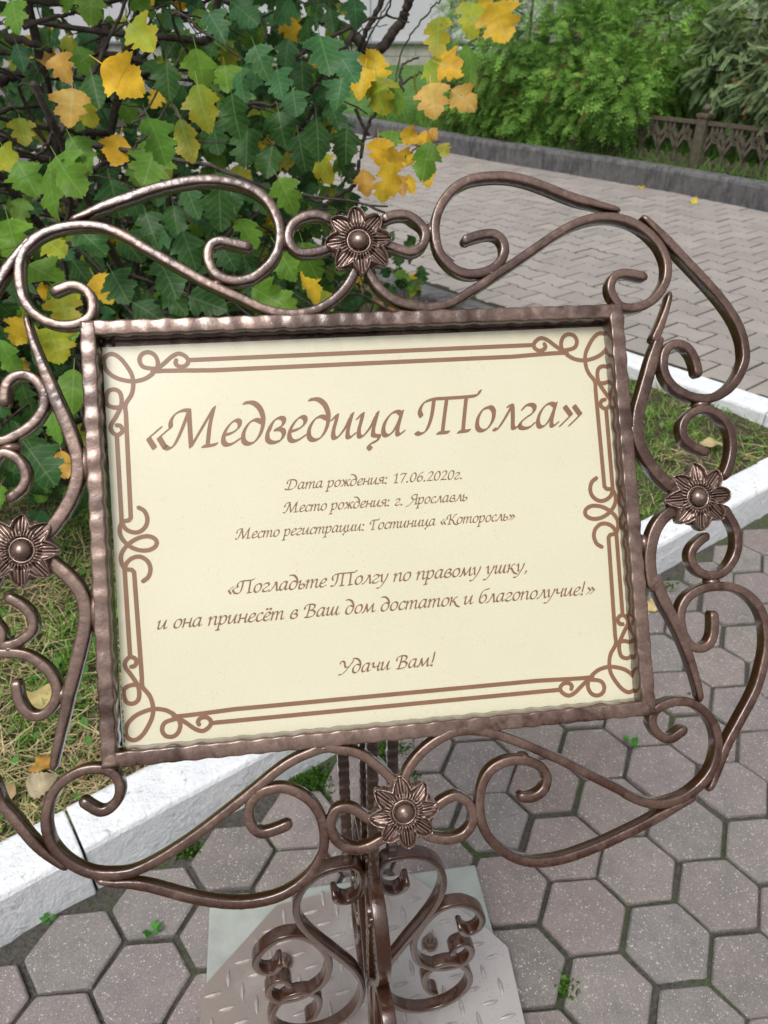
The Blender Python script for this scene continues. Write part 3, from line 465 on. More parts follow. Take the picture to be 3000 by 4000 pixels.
# hexagonal pavers: lattice edge vectors fitted to the pavement
HV = np.array([[-.582, .765], [.456, .855], [.983, .181]])*0.075
HO = np.array([5.813, 8.438])*0.075
def hex_paving():
    V, Fq, colr, Ft = [], [], [], []
    k6 = [HV[0], HV[1], HV[2], -HV[0], -HV[1], -HV[2]]
    a1, a2 = HV[0]+HV[1], HV[1]+HV[2]
    r = np.random.default_rng(21)
    for i in range(-26, 27):
        for j in range(-26, 27):
            c = HO + i*a1 + j*a2
            if not (-1.3 < c[0] < 2.1 and 0.05 < c[1] < 2.9): continue
            if (c - A0) @ N1 > -0.012: continue
            jit = r.normal(0, 0.0016, 2); rot = r.normal(0, 0.010); dz = r.normal(0, 0.0011); tilt = r.normal(0, 0.010, 2)
            sh = r.uniform(0.922, 0.962)
            tone = np.array([0.195, 0.178, 0.167])*r.uniform(0.88, 1.10) + np.array([r.uniform(-.006, .014), 0, r.uniform(-.004, .006)])
            R = np.array([[cos(rot), -sin(rot)], [sin(rot), cos(rot)]])
            rings = []
            for s, z in ((sh, -0.03), (sh, -0.0055), (sh-0.012, -0.0022), (sh-0.05, 0.0)):
                ring = []
                for kk in range(6):
                    p0 = k6[kk]*s; pn = k6[(kk+1) % 6]*s; pp = k6[kk-1]*s
                    for q in (p0+(pp-p0)*0.035, p0+(pn-p0)*0.035, p0+(pn-p0)*0.35, p0+(pn-p0)*0.68):
                        q = q*(1+r.normal(0, 0.005 if z > -0.02 else 0.004))
                        w = R @ q
                        ring.append((*(c+jit+w), z+dz+tilt[0]*w[0]+tilt[1]*w[1]))
                rings.append(ring)
            b = len(V); n = 24
            for ring in rings: V.extend(ring); colr.extend([tone]*n)
            for q in range(3):
                for kk in range(n):
                    Fq.append([b+q*n+kk, b+q*n+(kk+1) % n, b+(q+1)*n+(kk+1) % n, b+(q+1)*n+kk])
            Fq.append([b+3*n+kk for kk in range(n)])
    me = bpy.data.meshes.new('hex_paving'); o = bpy.data.objects.new('hex_paving', me); COL.objects.link(o)
    # lattice runs clockwise: flip so the tops face up
    me.from_pydata([tuple(map(float, v)) for v in V], [], [f[::-1] for f in Fq])
    a = me.color_attributes.new('tone', 'FLOAT_COLOR', 'POINT')
    cc = np.ones((len(V), 4), np.float32); cc[:, :3] = np.array(colr); a.data.foreach_set('color', cc.ravel())
    me.materials.append(M['hex'])
    return tag(o, kind='structure')
hex_paving()

def rough_sheet(name, x0, x1, y0, y1, z, amp, step, mat, keep=None, sc=18.0, seed=1):
    xs = np.arange(x0, x1, step); ys = np.arange(y0, y1, step)
    X, Y = np.meshgrid(xs, ys)
    r = np.random.default_rng(seed)
    Z = np.zeros_like(X)
    for q in range(14):
        a, ph, f = r.uniform(0, 6.28), r.uniform(0, 6.28), sc*r.uniform(0.4, 3.0)
        Z += np.sin(f*(X*cos(a)+Y*sin(a))+ph)/14**.5
    Z = z + amp*Z + r.normal(0, amp*0.5, X.shape)
    n = len(xs)
    ii, jj = np.meshgrid(np.arange(len(ys)-1), np.arange(n-1), indexing='ij')
    q = np.stack([ii*n+jj, ii*n+jj+1, (ii+1)*n+jj+1, (ii+1)*n+jj], -1).reshape(-1, 4)
    v = np.stack([X.ravel(), Y.ravel(), Z.ravel()], 1)
    if keep is not None:
        cen = v[q].mean(1); q = q[keep(cen[:, 0], cen[:, 1])]
    return tag(fast(name, v, q, mat), kind='structure')
rough_sheet('paving_bed', -1.3, 2.2, 0.05, 2.9, -0.0085, 0.0028, 0.018, M['joint'], seed=4)
lawn_keep = lambda x, y: ((np.stack([x, y], -1)-A0) @ N1 > 0.05) & ((np.stack([x, y], -1)-B0) @ N2 > 0.03)
rough_sheet('lawn_soil', -4.2, 2.2, 0.3, 6.5, LAWN_Z-0.012, 0.007, 0.04, M['soil'], keep=lawn_keep, sc=9, seed=7)

# path of zigzag pavers
def zigzag_path():
    P, H = 0.194, 0.149
    ang = radians(-51.0); ex = np.array([cos(ang), sin(ang)]); ey = np.array([-ex[1], ex[0]])
    r = np.random.default_rng(8)
    V, Fq, colr = [], [], []
    org = np.array([1.372, 3.268])
    # one period of the toothed long joint
    KS = np.array([0.0, 0.029, 0.038, 0.049, 0.058, 0.098, 0.136, 0.144, 0.151, 0.158, 0.194])
    KT = np.array([-0.004, -0.009, -0.006, 0.006, 0.009, 0.010, 0.015, 0.013, -0.004, -0.006, -0.004])
    shift = lambda j: -0.5*P*(j % 2)
    def line(j, s):       # height of joint line j at position s
        return j*H + np.interp((s-shift(j)) % P, KS, KT)
    def knots(j, a, b):
        k0 = int(math.floor((a-shift(j))/P))-1
        return [q for m in range(k0, k0+4) for q in (m*P+shift(j)+KS[1:-1]) if a+0.002 < q < b-0.002]
    g = 0.0046
    kb = np.array([(-0.202, 9.589), (0.746, 8.139), (1.583, 7.12), (2.183, 6.372), (2.672, 5.619), (3.6, 4.1)])
    for j in range(-10, 42):
        for i in range(-70, 45):
            s0 = i*P + shift(j); s1 = s0 + P
            cs = (s0+s1)/2; ct = (j+0.5)*H
            w = org + cs*ex + ct*ey
            d = (w-B0) @ N2
            if d > -0.07: continue
            side = np.interp(w[0], kb[:, 0], kb[:, 1])
            if w[1] > side + 0.25 or w[0] < -3.6 or w[0] > 3.9 or w[1] < 1.6: continue
            ss = sorted([s0+g, s1-g]+knots(j, s0+g, s1-g))
            st = sorted([s0+g, s1-g]+knots(j+1, s0+g, s1-g))
            sl = 0.012
            lo = [(q, line(j, q)+g) for q in ss]; up = [(q, line(j+1, q)-g) for q in st][::-1]
            poly = lo + up
            dz = r.normal(0, 0.0012)
            tone = np.array([0.282, 0.256, 0.236])*r.uniform(0.91, 1.08)
            cx, cy = np.mean([q[0] for q in poly]), np.mean([q[1] for q in poly])
            b = len(V); n = len(poly)
            for sc, z in ((1.0, -0.02), (1.0, -0.004), (0.955, 0.0)):
                for (a, t) in poly:
                    a2, t2 = cx+(a-cx)*(sc if sc == 1 else 0.972), cy+(t-cy)*sc
                    q = org + a2*ex + t2*ey
                    V.append((q[0], q[1], PATH_Z+z+dz)); colr.append(tone)
            for q in range(2):
                for kk in range(n):
                    Fq.append([b+q*n+kk, b+q*n+(kk+1) % n, b+(q+1)*n+(kk+1) % n, b+(q+1)*n+kk])
            Fq.append([b+2*n+kk for kk in range(n)])
    me = bpy.data.meshes.new('zigzag_path'); o = bpy.data.objects.new('zigzag_path', me); COL.objects.link(o)
    me.from_pydata([tuple(map(float, v)) for v in V], [], Fq)
    a = me.color_attributes.new('tone', 'FLOAT_COLOR', 'POINT')
    cc = np.ones((len(V), 4), np.float32); cc[:, :3] = np.array(colr); a.data.foreach_set('color', cc.ravel())
    me.materials.append(M['paver'])
    tag(o, kind='structure')
zigzag_path()
pb0, pb1 = B0-4*D2-0.05*N2, B0+4.5*D2-0.05*N2
sheet('path_bed', [tuple(pb0), tuple(pb1), (5.5, 3.0), (3.6, 4.1), (2.672, 5.75), (-0.202, 9.8), (-4.5, 15.5), (-7.5, 14)][::-1] if False else
      [(-4.5, 15.5), (-7.5, 14), tuple(pb0), tuple(pb1), (5.5, 1.8), (3.75, 4.1), (2.8, 5.75), (-0.05, 9.8)], PATH_Z-0.0036, M['path_joint'])

def kerb_run(name, p, d, n, length, w, z0, z1, mat, stone, label, cat, group, r=0.012, gap=0.004, other=None, switch=None):
    """kerbstones laid end to end from p along d; n points to the far side; one thing per stone"""
    k, s = 0, 0.0
    rr = np.random.default_rng(3)
    while s < length:
        L = min(stone, length-s) - gap
        prof = [(0, z0), (0, z1-r), (r*0.3, z1-r*0.3), (r, z1), (w-r, z1), (w-r*0.3, z1-r*0.3), (w, z1-r), (w, z0)]
        a = p + d*s
        mb = MB()
        steps = 7
        vv = []
        dz, dw = rr.normal(0, 0.0015), rr.normal(0, 0.0015)
        for q in range(steps+1):
            c = a + d*L*q/steps
            wob = rr.normal(0, 0.0007, len(prof))
            vv += [(c[0]+n[0]*(x+dw), c[1]+n[1]*(x+dw), z+dz+wob[ii]*(z > z0+0.01)) for ii, (x, z) in enumerate(prof)]
        m = len(prof)
        ff = [[q*m+i, q*m+(i+1) % m, (q+1)*m+(i+1) % m, (q+1)*m+i] for q in range(steps) for i in range(m)]
        ff += [list(range(m))[::-1], [steps*m+i for i in range(m)]]
        if d[0]*n[1]-d[1]*n[0] > 0: ff = [f[::-1] for f in ff]
        mm = mat if (switch is None or s < switch) else other
        o = obj(name, vv, [f[::-1] for f in ff], mm, loc=(a[0], a[1], 0), smooth=False)
        bevel(o, 0.003, 2)
        lb = label[k] if k < len(label) else label[-1]
        tag(o, lb, cat, group)
        s += stone; k += 1

# front kerb (painted), back kerb (grey then painted), far kerb
pf = A0 + D1*(0.151-1.0)
kerb_run('kerbstone', pf, D1, N1, float((CORNER-pf) @ D1)-0.004, 0.10, -0.05, 0.10, M['white'], 1.0,
         ['white painted kerbstone left of the dark crack, below the lower left scrolls of the sign',
          'white painted kerbstone right of the dark crack, passing behind the sign and its post',
          'white painted kerbstone at the right edge, behind the right flower of the sign',
          'white painted end kerbstone at the far right corner of the lawn'], 'kerbstone', 'white kerbstones along the hexagonal paving')
pbk = B0 - D2*2.84
kerb_run('kerbstone', pbk, D2, N2, float((CORNER-pbk) @ D2)-0.11, 0.12, -0.05, 0.064, M['kerb'], 1.0,
         ['bare grey kerbstone under the bush at the far end of the lawn',
          'bare grey kerbstone behind the bush, between lawn and zigzag pavers',
          'bare grey kerbstone beside fallen brown leaves, left part of the lawn edge',
          'bare grey kerbstone seen just above the sign frame, right of the top flower',
          'white painted kerbstone between the lawn and the zigzag pavers',
          'white painted kerbstone between lawn and pavers, at the right edge of the photo'],
         'kerbstone', 'kerbstones between lawn and path', other=M['white'], switch=3.9)
FK = np.array([(-2.6, 13.2), (-1.2, 11.1), (-0.202, 9.589), (0.746, 8.139), (1.583, 7.12), (2.183, 6.372), (2.672, 5.619), (3.6, 4.1), (4.4, 2.9)])
fkl = ['grey kerbstone at the far end of the path, behind the bush', 'grey kerbstone far along the path, left of the yellow leaves',
       'grey kerbstone below the left end of the hedge', 'grey kerbstone under the hanging thuja branches',
       'grey kerbstone below the right half of the hedge, yellow leaf near its right end', 'grey kerbstone in front of the cast iron fence post',
       'grey kerbstone at the right edge of the photo, beyond the fence post', 'grey kerbstone beyond the right edge']
ks = catmull(FK, step=0.02)
kd = np.r_[0, np.cumsum(np.linalg.norm(np.diff(ks, axis=0), axis=1))]
k0 = kd[np.argmin(np.linalg.norm(ks-np.array([1.583, 7.12]), axis=1))]
for q in range(-5, 5):
    s0, s1 = k0+q*0.96, k0+(q+1)*0.96
    if s0 < 0 or s1 > kd[-1]: continue
    a = np.array([np.interp(s0, kd, ks[:, 0]), np.interp(s0, kd, ks[:, 1])])
    c = np.array([np.interp(s1, kd, ks[:, 0]), np.interp(s1, kd, ks[:, 1])])
    d = (c-a)/np.linalg.norm(c-a); n = np.array([-d[1], d[0]])
    kerb_run('kerbstone', a, d, n, float(np.linalg.norm(c-a)), 0.15, -0.05, PATH_Z+0.165, M['kerb'], 2.0,
             [fkl[min(max(q+4, 0), 7)]], 'kerbstone', 'grey kerbstones below the hedge', r=0.03)
# ground behind the far kerb, building with its plinth
tag(obj('far_lawn', [(-8, 60, .16), *[(p[0]+0.1, p[1]+0.08, 0.165) for p in FK], (14, 2.9, .16), (40, 30, .16), (40, 60, .16)], [list(range(12))], M['far_grass'], smooth=False), kind='structure')
bw = empty('building', (0, 21.0, 0.1), 'pale grey clad building with stone plinth behind the hedge', 'building')
BD = np.array([1, -0.03, 0]); BD /= np.linalg.norm(BD); BN = np.array([-0.03, -1, 0])
MB().box((0, 21.35, 5.6), BD*40, np.array([0.03, 1, 0])*0.25, (0, 0, 5.0)).build('cladding_wall', M['cladding'], bw, smooth=False)
sm = MB()
for px in np.arange(-30, 30, 1.86):
    c = np.array([-0.07+px, 21.095-0.03*px, 5.6]); sm.box(c, BD*0.012, BN*0.012, (0, 0, 5.0))
sm.box((0, 21.085, 0.63), BD*40, BN*0.05, (0, 0, 0.022))
sm.build('panel_seam', M['seam'], bw, smooth=False)
pm = MB()
for i in range(-40, 41):
    for j in range(2):
        pm.box((i*0.75+0.37*(j % 2), 21.16-0.0225*i, 0.22+0.25*j), BD*0.368, BN*0.05, (0, 0, 0.119))
o = pm.build('stone_plinth', M['plinth'], bw, smooth=False)

# planter with red flowers in front of the building
pt = empty('flower_planter', (1.55, 16.0, 0.16), 'white planter box with dark leaves and red flowers before the building', 'planter')
def c16(px, py, y):    # small helper for the planter only: direction of a view line meeting depth y
    return None
bx = MB().box((1.62, 16.0, 0.62), (0.34, 0, 0), (0, 0.22, 0), (0, 0, 0.07)).box((1.62, 16.0, 0.36), (0.28, 0, 0), (0, 0.18, 0), (0, 0, 0.20)).build('planter_box', M['white'], pt, smooth=False)
bevel(bx, 0.01)

# ---------------------------------------------------------------- cast iron fence
FD = np.array([0.588, -0.809, 0]); FNv = np.array([0.809, 0.588, 0]); FP0 = np.array([2.44, 6.52, 0.165]); UZ = np.array([0, 0, 1.0])
fence = empty('cast_iron_fence', tuple(FP0), 'low dark cast iron fence with circles and Y shapes below the hedge', 'fence')
def fence_post(s):
    c = FP0 + FD*s
    mb = MB().box(c+UZ*0.19, FD*0.042, FNv*0.042, UZ*0.21).box(c+UZ*0.385, FD*0.05, FNv*0.05, UZ*0.014)
    mb.tube([c+UZ*0.40, c+UZ*0.415, c+UZ*0.435, c+UZ*0.455, c+UZ*0.463], [0.018, 0.026, 0.034, 0.022, 0.004], 10)
    o = mb.build('post', M['cast_iron'], fence, smooth=False); bevel(o, 0.004)
def fence_panel(s0, s1):
    mb = MB(); H0, H1 = 0.03, 0.335
    L = s1-s0
    P = lambda s, z: FP0 + FD*(s0+s) + UZ*z
    bar = lambda a, b, w=0.0125, t=0.012: mb.box((a+b)/2, (b-a)/2, FNv*t, np.cross((b-a)/np.linalg.norm(b-a), FNv)*w)
    bar(P(0, H1), P(L, H1), 0.013, 0.02); bar(P(0, H0), P(L, H0), 0.011, 0.016)
    n = max(2, int(round(L/0.175))); u = L/n
    for i in range(n):
        x = u*(i+0.5)
        zc = 0.245; R = 0.034
        pts = [P(x+R*cos(a), zc+R*sin(a)) for a in np.linspace(0, 2*pi, 17)]
        for a, b in zip(pts[:-1], pts[1:]): bar(a, b, 0.008, 0.011)
        pts = [P(x+0.017*cos(a), zc+0.017*sin(a)) for a in np.linspace(0, 2*pi, 11)]
        for a, b in zip(pts[:-1], pts[1:]): bar(a, b, 0.005, 0.009)
        bar(P(x, zc+R), P(x, H1))
        # Y between the circles, V below
        bar(P(x-u/2, 0.13), P(x-u/2, 0.20)); bar(P(x-u/2, 0.20), P(x-u/2-0.045, 0.275)); bar(P(x-u/2, 0.20), P(x-u/2+0.045, 0.275))
        bar(P(x-u/2-0.045, 0.275), P(x-u/2-0.045, H1)); bar(P(x-u/2+0.045, 0.275), P(x-u/2+0.045, H1))
        bar(P(x-0.024, zc-R+0.008), P(x-u/2, 0.13)); bar(P(x+0.024, zc-R+0.008), P(x+u/2, 0.13))
        bar(P(x-u/2, 0.13), P(x-u/2, H0)); bar(P(x, H0+0.01), P(x-0.05, 0.10)); bar(P(x, H0+0.01), P(x+0.05, 0.10))
        bar(P(x-0.05, 0.10), P(x-0.05, H0)); bar(P(x+0.05, 0.10), P(x+0.05, H0))
    mb.build('panel', M['cast_iron'], fence, smooth=False)
for s in (-2.5, -1.25, 0, 1.25, 2.5): fence_post(s)
for s in (-2.5, -1.25, 0, 1.25): fence_panel(s+0.045, s+1.205)

# ---------------------------------------------------------------- instancing of small leaf shapes into one mesh
def basis(tip, nrm):
    """rows of orthonormal frames: y along tip, z about nrm, x across"""
    y = tip/np.linalg.norm(tip, axis=1, keepdims=True)
    x = np.cross(y, nrm); x /= np.linalg.norm(x, axis=1, keepdims=True)+1e-9
    z = np.cross(x, y)
    return x, y, z
def scatter(tv, tf, pos, tip, nrm, size, tone, bend=None, tuv=None, wid=None, wave=None):
    """template verts tv (k,3), faces tf; returns verts, faces, colours, uv"""
    n, k = len(pos), len(tv)
    x, y, z = basis(tip, nrm)
    size = np.broadcast_to(np.asarray(size, float), (n,))[:, None, None]
    T = np.repeat(tv[None], n, 0)
    if wid is not None: T[:, :, 0] *= wid[:, None]
    if bend is not None:
        T[:, :, 2] += bend[:, None]*T[:, :, 1]**2
    if wave is not None:        # each blade cups, twists and ripples its own way
        ph = wave[:, 1:2]*6.28
        T[:, :, 2] += wave[:, :1]*(0.9*(T[:, :, 0]*(T[:, :, 1]-0.4))*np.cos(ph) + 0.5*T[:, :, 0]**2*np.sin(2*ph) + 0.10*np.sin(7*T[:, :, 1]+5*T[:, :, 0]+ph)*np.abs(T[:, :, 0])*3)
    V = pos[:, None, :] + size*(T[:, :, 0:1]*x[:, None] + T[:, :, 1:2]*y[:, None] + T[:, :, 2:3]*z[:, None])
    Fc = (tf[None] + (np.arange(n)*k)[:, None, None]).reshape(-1, tf.shape[1])
    C = tone if tone.ndim == 3 else np.repeat(tone[:, None], k, 1)
    uv = None if tuv is None else np.tile(tuv, (n, 1))
    return V.reshape(-1, 3), Fc, C.reshape(-1, 3), uv

# lobed hawthorn leaf: midrib and serrated lobed outline, folded along the midrib
HALF = [(0.02, 0.0), (0.11, 0.035), (0.22, 0.05), (0.27, 0.11), (0.37, 0.13), (0.39, 0.19), (0.50, 0.235), (0.485, 0.30), (0.52, 0.345), (0.42, 0.365), (0.38, 0.375), (0.29, 0.40), (0.28, 0.43),
        (0.30, 0.465), (0.37, 0.49), (0.375, 0.54), (0.445, 0.585), (0.40, 0.62), (0.415, 0.665), (0.33, 0.67), (0.255, 0.68), (0.245, 0.70), (0.27, 0.735), (0.245, 0.785), (0.26, 0.83), (0.18, 0.855), (0.155, 0.905), (0.085, 0.935), (0.03, 0.99)]
HALF2 = [(0.02, 0.0), (0.10, 0.03), (0.19, 0.09), (0.245, 0.17), (0.33, 0.215), (0.345, 0.28), (0.44, 0.325), (0.43, 0.385), (0.495, 0.44), (0.42, 0.46), (0.36, 0.465), (0.30, 0.48), (0.29, 0.51),
         (0.33, 0.545), (0.335, 0.60), (0.385, 0.645), (0.33, 0.675), (0.335, 0.715), (0.27, 0.725), (0.24, 0.745), (0.235, 0.79), (0.19, 0.825), (0.18, 0.875), (0.115, 0.905), (0.08, 0.955), (0.03, 0.99)]
def leaf_template(half, fold=0.16, asym=0.0):
    v, uv = [], []
    m = len(half)
    ys = [min(0.97, max(0.0, y*0.92+0.02)) for _, y in half]
    for y in ys: v.append((0, y, 0)); uv.append((0, y))
    for s in (1, -1):
        for f in (0.55, 1.0):
            for i, (x, y) in enumerate(half):
                xx = x*f*s*(1+asym*s); yy = ys[i] + (y-ys[i])*f
                v.append((xx, yy, fold*abs(xx) - 0.18*xx*xx + 0.012*sin(9*y+2*s)*f)); uv.append((xx, yy))
    F = []
    R1, R2, L1, L2 = m, 2*m, 3*m, 4*m
    for i in range(m-1):
        F += [[i, R1+i, R1+i+1, i+1], [R1+i, R2+i, R2+i+1, R1+i+1]]
        F += [[i, i+1, L1+i+1, L1+i], [L1+i, L1+i+1, L2+i+1, L2+i]]
    b = len(v)
    # stalk
    v += [(-0.012, 0.01, 0), (0.012, 0.01, 0), (0.006, -0.28, 0.03), (-0.006, -0.28, 0.03)]; uv += [(0, 0)]*4
    F.append([b, b+1, b+2, b+3])
    return np.array(v, float), np.array(F, int), np.array(uv, float)
LT = [leaf_template(HALF, 0.16), leaf_template(HALF2, 0.12, 0.06), leaf_template(HALF, 0.30, -0.08), leaf_template(HALF2, 0.35, 0.0)]

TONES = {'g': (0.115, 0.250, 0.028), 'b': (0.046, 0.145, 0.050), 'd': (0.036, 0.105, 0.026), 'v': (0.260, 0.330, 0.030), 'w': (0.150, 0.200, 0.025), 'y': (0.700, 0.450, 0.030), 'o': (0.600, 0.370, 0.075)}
def leaf_tones(kinds, template, r):
    """per-vertex colour: each leaf its own tone, turning leaves yellow or brown from the margin inwards"""
    tuv = template[2]; n = len(kinds)
    edge = np.clip(np.abs(tuv[:, 0])/0.42*0.6 + (tuv[:, 1]-0.35)*0.7, 0, 1)
    out = np.zeros((n, len(tuv), 3))
    for i, kd_ in enumerate(kinds):
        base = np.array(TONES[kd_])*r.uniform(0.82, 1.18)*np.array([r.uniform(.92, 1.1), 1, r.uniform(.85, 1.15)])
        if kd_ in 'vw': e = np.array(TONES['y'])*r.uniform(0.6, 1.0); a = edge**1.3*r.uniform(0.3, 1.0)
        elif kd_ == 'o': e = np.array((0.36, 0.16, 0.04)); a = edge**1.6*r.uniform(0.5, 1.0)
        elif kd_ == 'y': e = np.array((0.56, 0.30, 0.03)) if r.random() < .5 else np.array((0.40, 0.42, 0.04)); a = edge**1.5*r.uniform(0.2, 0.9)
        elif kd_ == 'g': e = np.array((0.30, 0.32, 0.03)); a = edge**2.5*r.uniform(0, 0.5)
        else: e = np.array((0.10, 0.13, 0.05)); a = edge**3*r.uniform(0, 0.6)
        a = np.clip(a + r.normal(0, 0.05, a.shape)*(a > 0.02), 0, 1)
        out[i] = base + (e-base)*a[:, None]
    return out

# ---------------------------------------------------------------- the hawthorn bush
bush = empty('hawthorn_bush', (-0.85, 2.05, 0.02), 'large hawthorn bush with lobed leaves turning yellow on the lawn behind the sign', 'bush')
branches = MB()
def limb(pts, r0, r1, n=8, knot=0.012):
    c = catmull(pts, n=6)
    k = len(c)
    c[1:-1] += rng.normal(0, knot*0.35, (k-2, 3))
    branches.tube(c, [r0+(r1-r0)*(i/(k-1))**0.8*(1+0.06*sin(i*2.1)) for i in range(k)], n)
    return c
root = np.array([-0.85, 2.05, 0.0])
stems = []
for tx, ty, tz, r0 in [(-1.35, 1.75, 1.5, .030), (-1.15, 2.45, 1.75, .035), (-0.75, 2.0, 1.75, .034), (-0.45, 2.35, 1.6, .030), (-0.28, 1.85, 1.35, .022),
                       (-0.95, 1.45, 1.3, .024), (-1.6, 2.2, 1.35, .026), (-0.6, 1.5, 1.1, .018), (-0.05, 2.2, 1.2, .018), (-1.45, 1.35, 1.0, .016)]:
    e = np.array([tx, ty, tz]); b0 = root + np.array([rng.uniform(-.22, .22), rng.uniform(-.2, .2), 0])
    mid = b0*0.55 + e*0.45 + np.array([rng.uniform(-.12, .12), rng.uniform(-.12, .12), rng.uniform(-.05, .15)])
    stems.append(limb([b0, b0*0.8+mid*0.2+np.array([0, 0, .1]), mid, e], r0, 0.006))
for c in stems:
    for q in range(26):
        p = c[rng.integers(4, len(c)-1)]
        d = rng.normal(0, 1, 3); d[2] = abs(d[2])*0.35+rng.uniform(-.25, .1); d /= np.linalg.norm(d)
        L = rng.uniform(0.25, 0.65)
        pe = p + d*L + np.array([0, 0, -0.06])
        cc = limb([p, p+d*L*0.4+rng.normal(0, .03, 3), p+d*L*0.75+rng.normal(0, .04, 3), pe], rng.uniform(.004, .009), 0.0016, 5, 0.006)
        for w in range(3):
            p2 = cc[rng.integers(3, len(cc)-1)]; d2 = d*0.5+rng.normal(0, 0.6, 3); d2 /= np.linalg.norm(d2)
            limb([p2, p2+d2*0.08, p2+d2*0.17+np.array([0, 0, -.02])], 0.0024, 0.001, 4, 0.003)
# the bare grey limb and the long dark shoots on the right side
for pts, r0, r1 in BOUGHS: limb([np.array(p) for p in pts], r0, r1, 8, 0.004)
branches.build('branches', M['bark'], bush)

green, yellow = ([], []), ([], [])
G = {0: [], 1: []}
for (x, y, z, s, tx, ty, tz, kd_) in LEAVES:
    G[1 if kd_ in 'yo' else 0].append((np.array([x, y, z]), s*(0.86 if kd_ in 'bdo' else 0.95), np.array([tx, ty, tz]), kd_))
view = np.array([0, -0.8, 0.45])
def hero(entries, name):
    Vs, Fs, Cs, Us, off = [], [], [], [], 0
    for t in range(4):
        e = entries[t::4]
        if not e: continue
        tip = np.array([q[2] for q in e]); size = np.array([q[1] for q in e]); pos = np.array([q[0] for q in e])
        pos = pos - 0.5*size[:, None]*tip/np.linalg.norm(tip, axis=1, keepdims=True)
        nrm = view[None] + rng.normal(0, 0.33, (len(e), 3))
        tone = leaf_tones([q[3] for q in e], LT[t], rng)
        V, F, C, U = scatter(LT[t][0], LT[t][1], pos, tip, nrm, size, tone, bend=rng.uniform(-0.35, 0.12, len(e)), tuv=LT[t][2], wid=rng.uniform(0.8, 1.2, len(e)), wave=np.stack([rng.uniform(0.2, 1.1, len(e)), rng.random(len(e))], 1))
        Vs.append(V); Fs.append(F+off); Cs.append(C); Us.append(U); off += len(V)
    return Vs, Fs, Cs, Us, off
def fill_leaves(n, kinds, prob, blobs, smin, smax, seed):
    r = np.random.default_rng(seed)
    out = []
    wts = np.array([b[2] for b in blobs], float); wts /= wts.sum()
    for i in range(n):
        c, rad, _ = blobs[r.choice(len(blobs), p=wts)]
        d = r.normal(0, 1, 3); d /= np.linalg.norm(d)
        rr = r.uniform(0.35, 1.0)**0.5
        p = np.array(c)+np.array(rad)*d*rr
        if p[2] < 0.10: continue
        if not bush_ok(p): continue
        if p[0] < -0.5 and 0.72 < p[2] < 1.5 and p[1] < 2.5 and r.random() < 0.62: continue      # bare twiggy gap on the left
        tip = np.array([r.normal(0, .5), r.normal(0, .4)-0.2, r.uniform(-1.2, 0.1)])
        out.append((p, r.uniform(smin, smax), tip, kinds[r.choice(len(kinds), p=prob)]))
    return out
BLOBS = [((-1.05, 2.25, 0.75), (0.55, 0.55, 0.5), 2.2), ((-0.58, 2.2, 1.02), (0.46, 0.55, 0.56), 3.6), ((-0.45, 2.35, 0.62), (0.42, 0.5, 0.42), 2.6), ((-1.25, 1.8, 0.5), (0.45, 0.45, 0.40), 1.8),
         ((-0.85, 1.75, 0.5), (0.45, 0.45, 0.38), 2.2), ((-1.7, 2.6, 1.0), (0.6, 0.6, 0.6), 1.6), ((-0.35, 2.45, 1.25), (0.26, 0.5, 0.4), 1.3), ((-1.0, 3.0, 0.9), (0.9, 0.5, 0.8), 3.2), ((-1.6, 3.0, 0.7), (0.8, 0.6, 0.7), 3.0),
         ((-0.40, 2.75, 0.42), (0.36, 0.5, 0.34), 2.2), ((-0.9, 2.6, 0.35), (0.7, 0.5, 0.3), 2.2), ((-0.05, 3.0, 0.30), (0.25, 0.35, 0.22), 0.6),
         ((-1.0, 2.1, 1.95), (0.95, 0.85, 0.40), 7.0), ((-0.6, 1.75, 1.62), (0.5, 0.4, 0.22), 1.8), ((-1.5, 1.6, 1.6), (0.5, 0.4, 0.3), 1.8)]
def bush_ok(p):
    # keep the crown behind the kerb and clear of the sign; the crown thins out towards the path
    if (p[:2]-A0) @ N1 < 0.16: return False
    return True
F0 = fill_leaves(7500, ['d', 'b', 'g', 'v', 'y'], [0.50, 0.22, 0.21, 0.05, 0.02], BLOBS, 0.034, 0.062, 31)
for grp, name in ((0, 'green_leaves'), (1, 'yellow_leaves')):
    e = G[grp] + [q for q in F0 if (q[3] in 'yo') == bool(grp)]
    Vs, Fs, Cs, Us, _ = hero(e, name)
    fast(name, np.vstack(Vs), np.vstack(Fs), M['leaf'], bush, col=np.vstack(Cs), uv=np.vstack(Us))

